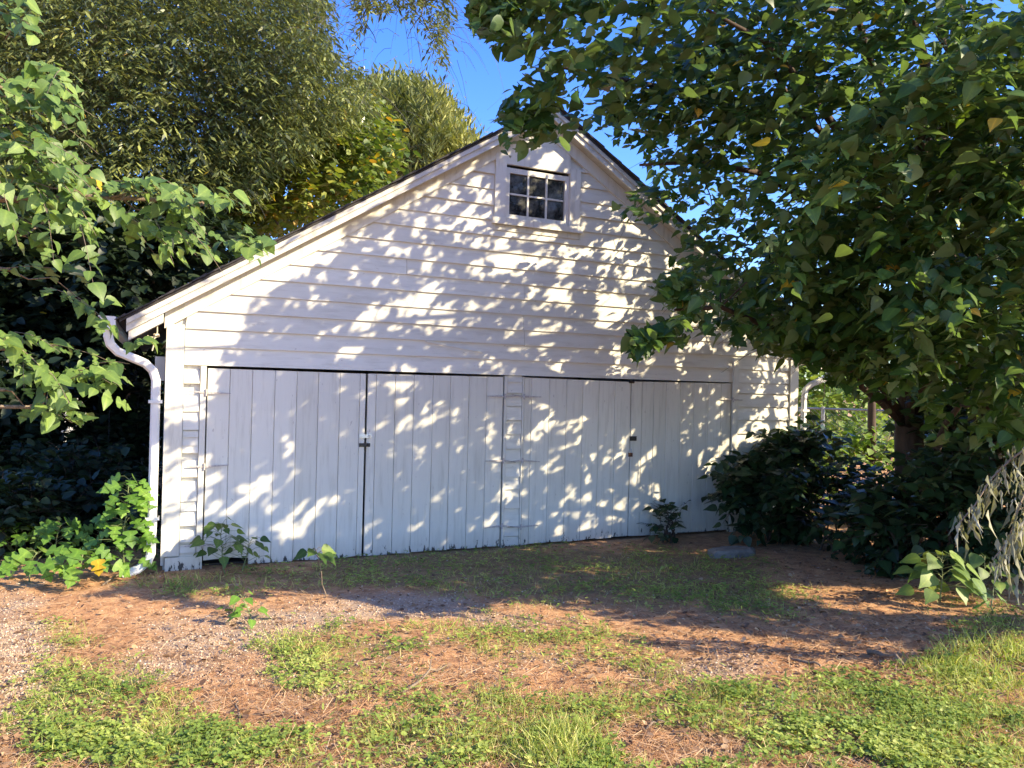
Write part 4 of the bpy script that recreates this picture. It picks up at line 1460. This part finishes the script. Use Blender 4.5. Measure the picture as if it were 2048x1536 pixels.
# chain link fence
A0 = dp(1575, 815, 16.0)
A1 = dp(1646, 822, 15.6)
A2 = A1 + (A1 - A0) * 6
zt = A0[2]
fence = thing("chain_link_fence", "galvanised chain link fence with a top rail beyond the right corner", "fence", (A1[0], A1[1], 0))
for q in (A1, A1 + (A2 - A1) * .5, A2):
    m = MB()
    m.tube([(q[0], q[1], -.1), (q[0], q[1], zt + .04)], .035, 8)
    m.build("post", MAT["fence"], fence)
m = MB()
m.tube([(A0[0], A0[1], zt), (A2[0], A2[1], zt)], .024, 6)
m.build("top_rail", MAT["fence"], fence)
m = MB()
L = np.linalg.norm(A2 - A0)
for i in range(int(L / .09)):
    for sg in (-1, 1):
        a = A0 + (A2 - A0) * (i * .09 / L)
        b = a + (A2 - A0) / L * sg * (zt - .05)
        m.tube([(a[0], a[1], .03), (b[0], b[1], zt - .02)], .0035, 3, cap=False)
o = m.build("wire_mesh", MAT["fence"], fence)
o["kind"] = "stuff"


# ================================================================== SAPLINGS (every leaf a part)
def sapling(label, base, top, leaves, size, tmpl, key, mat, name="sapling", spread=.3, group="mulberry saplings along the garage", stem="stem_green", r=.008, tint=(.2, .8, 0), face=.5, lo=.35, levels=None):
    base, top = np.asarray(base, float), np.asarray(top, float)
    t = thing(name, label, "sapling", base, group)
    pts = curve_pts(base - (0, 0, .04), top, rng.normal(0, .03, 3), 6, .008)
    m = MB()
    m.tube(pts, list(np.linspace(r, r * .4, 6)), 6)
    m.build("stem", MAT[stem], t, True)
    h = np.linalg.norm(top - base)
    P, T, N, S = [], [], [], []
    pm = MB()
    for i in range(leaves):
        q = lo + (1 - lo) * (i + .6) / leaves
        a = i * 2.4 + rng.normal(0, .3)
        f = q * 5
        j = min(4, int(f))
        s = pts[j] * (1 - f + j) + pts[j + 1] * (f - j)
        out = np.array([math.cos(a), math.sin(a), 0])
        ln = spread * (1.15 - .75 * (q - lo) / (1 - lo + 1e-6)) * rng.uniform(.6, 1.1)
        e = s + out * ln + np.array([0, 0, ln * rng.uniform(.1, .5)])
        pm.tube([s, s * .5 + e * .5 + (0, 0, .02), e], [.003, .0025, .002], 3, cap=False)
        P.append(e)
        T.append(out + np.array([0, 0, -rng.uniform(.1, .7)]) + rng.normal(0, .15, 3))
        N.append(np.array([0, 0, 1.0]) + SUN * face - FW * face * .8 + rng.normal(0, .25, 3))
        S.append(size * rng.uniform(.7, 1.2))
    pm.build("petioles", MAT[stem], t)["kind"] = "stuff"
    P, T, N, S = map(np.array, (P, T, N, S))
    leaf_objects(tmpl, key, P, T, N, S, tints(len(P), *tint), MAT[mat], t)
    return t


def gnd(px_, py_):
    return gp(px_, py_)


b = gnd(248, 1150)
sapling("bright green lobed sapling standing left of the downspout", b, b + (.02, 0, .95), 60, .15, LOBED, "lobed", "leaf_sapling", spread=.24, r=.010, lo=.1, face=.8)
b = gnd(285, 1140) + np.array([.0, .25, 0])
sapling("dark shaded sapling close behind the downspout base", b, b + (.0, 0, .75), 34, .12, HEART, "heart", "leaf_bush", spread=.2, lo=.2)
for (px_, py_, h, lab) in ((60, 1165, .28, "low lobed sapling nearest the left edge"), (150, 1172, .32, "low lobed sapling with a yellow leaf at the end of its branch"), (110, 1130, .42, "lobed sapling behind the low ones at lower left"), (20, 1120, .38, "small sapling at the far left edge beneath the shaded tree"), (205, 1110, .35, "short leafy shoot between the bright sapling and the lobed ones")):
    b = gnd(px_, py_)
    sapling(lab, b, b + (.05, 0, h), 16, .17, LOBED, "lobed", "leaf_sapling", spread=.26, lo=.3, face=.9, group="lobed saplings at lower left")
tl = [o for o in bpy.data.objects if o.get("label", "").startswith("low lobed sapling with a yellow")][0]
yp = dp(196, 1120, 6.9)
leaf_objects(LOBED, "lobed", yp[None], np.array([[.1, 0, -1.0]]), (SUN - FW)[None], np.array([.15]), np.array([.93]), MAT["leaf_sapling"], tl, "yellow_leaf")
b = wl_pt(452, 1138, -.30)
b[2] = float(gz(b[0], b[1]))
sapling("dark green sapling in front of the left door near its hinge side", b, b + (-.05, 0, .50), 30, .115, HEART, "heart", "leaf_right", spread=.26, lo=.35, tint=(.3, .85, 0))
b = wl_pt(482, 1140, -.34)
b[2] = float(gz(b[0], b[1]))
sapling("short sapling leaning right in front of the left door", b, b + (.10, 0, .34), 14, .10, HEART, "heart", "leaf_right", spread=.2, lo=.3, tint=(.3, .85, 0))
b = gnd(653, 1200)
top_ = wl_pt(632, 1100, b[1])
sapling("spindly pale stemmed sapling with a tuft of leaves before the left doors", b, top_, 9, .12, HEART, "heart", "leaf_right", spread=.13, lo=.85, r=.006, tint=(.4, .85, 0), stem="bark_tan")
b = gnd(500, 1246)
sapling("small vine like sapling growing out of the pale gravel", b, b + (-.06, .05, .20), 13, .09, HEART, "heart", "leaf_sapling", spread=.13, lo=.1)
b = gnd(476, 1226)
sapling("tiny seedling just behind the sapling in the gravel", b, b + (0, 0, .12), 8, .08, HEART, "heart", "leaf_sapling", spread=.11, lo=.1)
b = gnd(1880, 1205)
sapling("leafy low sapling in front of the thicket at lower right", b, b + (.02, 0, .42), 30, .17, BROAD, "broad", "leaf_left", spread=.3, lo=.15, group="saplings at lower right", face=.6)
b = gnd(1960, 1195)
sapling("sapling under the hanging dried vine at lower right", b, b + (.05, 0, .35), 18, .15, BROAD, "broad", "leaf_left", spread=.28, lo=.15, group="saplings at lower right", face=.6)
b = gnd(1985, 1228)
sapling("small bright green shoot at the edge of the shade, lower right", b, b + (.0, 0, .20), 9, .09, LANCE, "lance", "leaf_sapling", spread=.08, lo=.2, group="saplings at lower right", face=.9)

# hanging vine of dried leaves at the right
vb = dp(2110, 830, 4.9)
vine = thing("dried_vine", "drooping vine with pale dried hanging leaves at the right edge", "vine", vb)
m = MB()
m.tube([dp(2150, 330, 5.6), dp(2135, 480, 5.4), dp(2150, 640, 5.1), dp(2125, 760, 4.95), vb], [.016, .015, .013, .011, .009], 6)
m.build("stem", MAT["bark_tan"], vine)
V_P, V_T, V_N, V_S = [], [], [], []
for path in ([(2075, 880), (2020, 920), (1980, 960), (1950, 1010), (1915, 1050)], [(2110, 900), (2060, 960), (2040, 1010), (2020, 1070)], [(2100, 1010), (2050, 1050), (2010, 1090), (1985, 1120)], [(2120, 1080), (2060, 1120), (2040, 1150)]):
    pts = [vb] + [dp(px_, py_, 4.9 + rng.normal(0, .06)) for px_, py_ in path]
    m = MB()
    m.tube(pts, list(np.linspace(.009, .004, len(pts))), 5)
    m.build("stem", MAT["bark_tan"], vine)
    for a, c in zip(pts[1:-1], pts[2:]):
        for _ in range(17):
            q = rng.random()
            V_P.append(a * (1 - q) + c * q + rng.normal(0, .03, 3))
            V_T.append(np.array([rng.normal(0, .22), rng.normal(0, .22), -1.0]))
            V_N.append(rng.normal(0, 1, 3))
            V_S.append(rng.uniform(.07, .21))
V_P, V_T, V_N, V_S = map(np.array, (V_P, V_T, V_N, V_S))
CURL = strip_leaf([(.02, 0), (.09, .2), (.03, .4), (.08, .6), (.03, .8), (.01, 1.0)], 1.1, .25)
leaf_objects(CURL, "curl", V_P, V_T, V_N, V_S, rng.random(len(V_P)) * .9, MAT["dry_leaf"], vine, "dried_leaf")

# ================================================================== SMALL THINGS ON THE GROUND
# flat stone by the bush
p0 = gnd(1465, 1112)
stone = MB()
ring = [(-.36, -.10), (-.10, -.15), (.22, -.12), (.34, -.02), (.22, .12), (-.05, .16), (-.30, .10)]
nb = len(ring)
stone.add([(p0[0] + a, p0[1] + c, p0[2] - .03) for a, c in ring] + [(p0[0] + a * .97, p0[1] + c * .95, p0[2] + .07 + rng.normal(0, .006)) for a, c in ring] + [(p0[0] + a * .8, p0[1] + c * .75, p0[2] + .095 + rng.normal(0, .006)) for a, c in ring],
          [(i, (i + 1) % nb, nb + (i + 1) % nb, nb + i) for i in range(nb)] + [(nb + i, nb + (i + 1) % nb, 2 * nb + (i + 1) % nb, 2 * nb + i) for i in range(nb)] + [tuple(2 * nb + i for i in range(nb))])
meta(stone.build("flat_stone", MAT["stone"]), "flat grey stone lying in front of the dark bush at the right end", "stone")


def stick(label, a, c, r, forks=0, mat="stick"):
    pa, pc = gnd(*a), gnd(*c)
    pa[2] = float(hz_ground(np.array(pa[0]), np.array(pa[1]))) + r * .6
    pc[2] = float(hz_ground(np.array(pc[0]), np.array(pc[1]))) + r * 1.4
    t = thing("stick", label, "stick", pa, "sticks lying on the ground")
    pts = curve_pts(pa, pc, rng.normal(0, .02, 3) * (1, 1, .2) + (0, 0, .012), 7, .008)
    m = MB()
    m.tube(pts, list(np.linspace(r, r * .45, 7)), 6)
    for k_ in range(forks):
        s = pts[3 + k_]
        d = unit(pts[-1] - pts[0])
        e = s + d * .16 + np.cross(d, (0, 0, 1)) * (.08 if k_ % 2 else -.08) + (0, 0, .02)
        m.tube([s, (s + e) / 2 + (0, 0, .008), e], [r * .5, r * .4, r * .2], 5)
    m.build("shaft", MAT[mat], t, True)


stick("long pale forked twig slanting on bare soil at lower centre", (802, 1392), (900, 1332), .010, 1, "bark_tan")
stick("pale twig lying across the grass above the forked one", (765, 1300), (852, 1296), .008, 0, "bark_tan")
stick("thin twig on the orange clay at lower left", (355, 1418), (458, 1396), .006, 1, "bark_tan")
stick("short dark upright twig on the orange clay patch", (478, 1440), (472, 1398), .008)
stick("dark thick stick on the ground at right", (1735, 1310), (1808, 1340), .020)
stick("dark stick lying in the right grass left of the thick one", (1575, 1322), (1640, 1336), .012)
stick("long bare twig beside the foot of the downspout", (205, 1172), (330, 1108), .010, 0, "bark_tan")
stick("pale twig in the foreground right of centre", (1290, 1462), (1340, 1450), .007, 0, "bark_tan")
stick("thin pale twig between two grass clumps at middle right", (1150, 1310), (1225, 1302), .006, 0, "bark_tan")

# ------------------------------------------------------------------ ground cover (real geometry, uncountable)


def field_pts(n, x0=-6.5, x1=9.5, y0=-8.2, y1=-.05):
    """points on the ground, denser towards the camera as the picture shows more of it there"""
    px_ = rng.uniform(-250, 2300, n)
    py_ = 1085 + (1650 - 1085) * rng.random(n) ** .95
    d = (px_[:, None] - PX) / F * RT - (py_[:, None] - PY) / F * UP + FW
    t = np.full(n, 4.0)
    for _ in range(25):
        P = CAM + d * t[:, None]
        t = t + (P[:, 2] - gz(P[:, 0], P[:, 1])) / np.maximum(.02, -d[:, 2]) * .9
    P = CAM + d * t[:, None]
    s = (P[:, 1] < y1) & (P[:, 0] > x0) & (P[:, 0] < x1) & (t < 14)
    P = P[s]
    P[:, 2] = hz_ground(P[:, 0], P[:, 1])
    return P


P = field_pts(230000)
g, gr, cl = masks(P[:, 0], P[:, 1])
# clover rosettes
u = rng.random(len(P))
cmask = rng.random(len(P)) < np.clip((fbm(P[:, 0] * 2.6 + 11, P[:, 1] * 2.6 + 5, 61) - .40) * 4.0, .10, 1)
sel = (u < np.clip(g * 1.3 - .12, 0, 1) * .42) & cmask
C = P[sel][:42000]
n = len(C)
h = rng.uniform(.012, .055, n)
ctr = C + np.stack([rng.normal(0, .012, n), rng.normal(0, .012, n), h], 1)
size = rng.uniform(.014, .026, n)
th = rng.uniform(0, 6.28, n)
pos, tip, nrm, sc, tn = [], [], [], [], []
tcl = np.clip(.45 + (fbm(C[:, 0] * 2 + 7, C[:, 1] * 2 + 7, 71) - .5) * 1.4 + rng.normal(0, .16, n), 0, 1)
for k_ in range(3):
    a = th + k_ * 2.094
    tip.append(np.stack([np.cos(a), np.sin(a), rng.normal(.05, .25, n)], 1))
    pos.append(ctr)
    nrm.append(np.stack([rng.normal(0, .3, n), rng.normal(0, .3, n), np.ones(n)], 1))
    sc.append(size)
    tn.append(tcl)
CLV = (np.array([(0, 0, 0), (.42, .45, .05), (.30, .95, 0), (0, .9, -.04), (-.30, .95, 0), (-.42, .45, .05)], float), np.array([(0, 1, 2, 3), (0, 3, 4, 5)]))
meta(leaves_mesh("clover", CLV, *[np.concatenate(a) for a in (pos, tip, nrm, sc, tn)], MAT["clover"]), kind="stuff")
print("clover", n)
# broad weeds among it
sel = (u > .35) & (u < .35 + np.clip(g * 1.2 - .1, 0, 1) * .09)
W = P[sel]
n = len(W)
th = rng.uniform(0, 6.28, n)
meta(leaves_mesh("weeds", LANCE, W + np.stack([np.zeros(n), np.zeros(n), rng.uniform(.005, .03, n)], 1), np.stack([np.cos(th), np.sin(th), rng.uniform(.1, .9, n)], 1),
                 np.stack([rng.normal(0, .3, n), rng.normal(0, .3, n), np.ones(n)], 1), rng.uniform(.025, .07, n), np.clip(rng.normal(.5, .2, n), 0, 1), MAT["clover"]), kind="stuff")
# grass blades
BLADE = (np.array([(-.035, 0, 0), (.035, 0, 0), (.028, .5, .05), (-.028, .5, .05), (0, 1, -.14)], float), np.array([(0, 1, 2, 3), (3, 2, 4, 4)]))
BLADE = (np.array([(-.03, 0, 0), (.03, 0, 0), (.02, .55, .03), (-.02, .55, .03), (.004, 1, -.16), (-.004, 1, -.16)], float), np.array([(0, 1, 2, 3), (3, 2, 4, 5)]))
P2 = field_pts(200000)
g2, gr2, cl2 = masks(P2[:, 0], P2[:, 1])
tuft = fbm(P2[:, 0] * 3 + 21, P2[:, 1] * 3 + 15, 81)
sel = rng.random(len(P2)) < np.clip(g2 * 1.3 - .05, 0, 1) * np.clip((tuft - .40) * 4, .10, 1) * .70
Gp = P2[sel]
n = len(Gp)
x, y, zd = project(Gp)
tall = 1 + 1.1 * blobs(x, y, [(1960, 1310, 140, 70, 1), (1150, 1500, 90, 50, .9), (370, 1180, 120, 30, .8), (560, 1290, 120, 40, .5), (880, 1260, 120, 25, .5), (1180, 1290, 120, 40, .3)])
meta(leaves_mesh("grass", BLADE, Gp, np.stack([rng.normal(0, .55, n), rng.normal(0, .55, n), np.full(n, .75)], 1), rng.normal(0, 1, (n, 3)),
                 rng.uniform(.03, .085, n) * tall, np.clip(rng.normal(.5, .25, n), 0, 1), MAT["grass"]), kind="stuff")
print("grass", n)
# pine straw and dead leaves
P3 = field_pts(90000)
g3, gr3, cl3 = masks(P3[:, 0], P3[:, 1])
sel = rng.random(len(P3)) < np.clip(.75 - g3 * .6 - gr3 * .35, .05, 1)
Sp = P3[sel]
n = len(Sp)
th = rng.uniform(0, 6.28, n)
meta(leaves_mesh("pine_straw", (np.array([(-.011, 0, 0), (.011, 0, 0), (.009, 1, .02), (-.009, 1, .02)], float), np.array([(0, 1, 2, 3)])), Sp + np.stack([np.zeros(n), np.zeros(n), rng.uniform(.003, .015, n)], 1),
                 np.stack([np.cos(th), np.sin(th), rng.normal(.03, .10, n)], 1), np.stack([rng.normal(0, .3, n), rng.normal(0, .3, n), np.ones(n)], 1), rng.uniform(.06, .16, n), rng.random(n), MAT["straw"]), kind="stuff")
P4 = field_pts(26000)
g4, gr4, cl4 = masks(P4[:, 0], P4[:, 1])
x, y, zd = project(P4)
sel = rng.random(len(P4)) < np.clip(.30 + .9 * blobs(x, y, [(1700, 1280, 300, 60, 1), (1650, 1160, 300, 60, 1), (700, 1150, 400, 25, .6)]) - g4 * .2, 0, 1)
Lp = P4[sel]
n = len(Lp)
th = rng.uniform(0, 6.28, n)
meta(leaves_mesh("leaf_litter", OVATE, Lp + np.stack([np.zeros(n), np.zeros(n), rng.uniform(.006, .02, n)], 1), np.stack([np.cos(th), np.sin(th), rng.normal(.1, .25, n)], 1),
                 np.stack([rng.normal(0, .4, n), rng.normal(0, .4, n), np.ones(n)], 1), rng.uniform(.02, .055, n), rng.random(n), MAT["litter"]), kind="stuff")
# gravel
P5 = field_pts(120000)
g5, gr5, cl5 = masks(P5[:, 0], P5[:, 1])
sel = rng.random(len(P5)) < np.clip(gr5 * 1.3 + .03, 0, 1) * .75
Rp = P5[sel]
n = len(Rp)
OCT = (np.array([(1, 0, 0), (0, 1, 0), (-1, 0, 0), (0, -1, 0), (.1, .1, .7), (0, -.1, -.6)], float), np.array([(0, 1, 4), (1, 2, 4), (2, 3, 4), (3, 0, 4), (1, 0, 5), (2, 1, 5), (3, 2, 5), (0, 3, 5)]))
th = rng.uniform(0, 6.28, n)
meta(leaves_mesh("gravel", OCT, Rp + np.array([0, 0, .002]), np.stack([np.cos(th), np.sin(th), rng.normal(0, .3, n)], 1), np.stack([rng.normal(0, .3, n), rng.normal(0, .3, n), np.ones(n)], 1),
                 rng.uniform(.005, .013, n), np.clip(rng.normal(.55, .25, n), 0, 1), MAT["gravel"]), kind="stuff")
print("gravel", n, "straw", len(Sp), "litter", len(Lp))
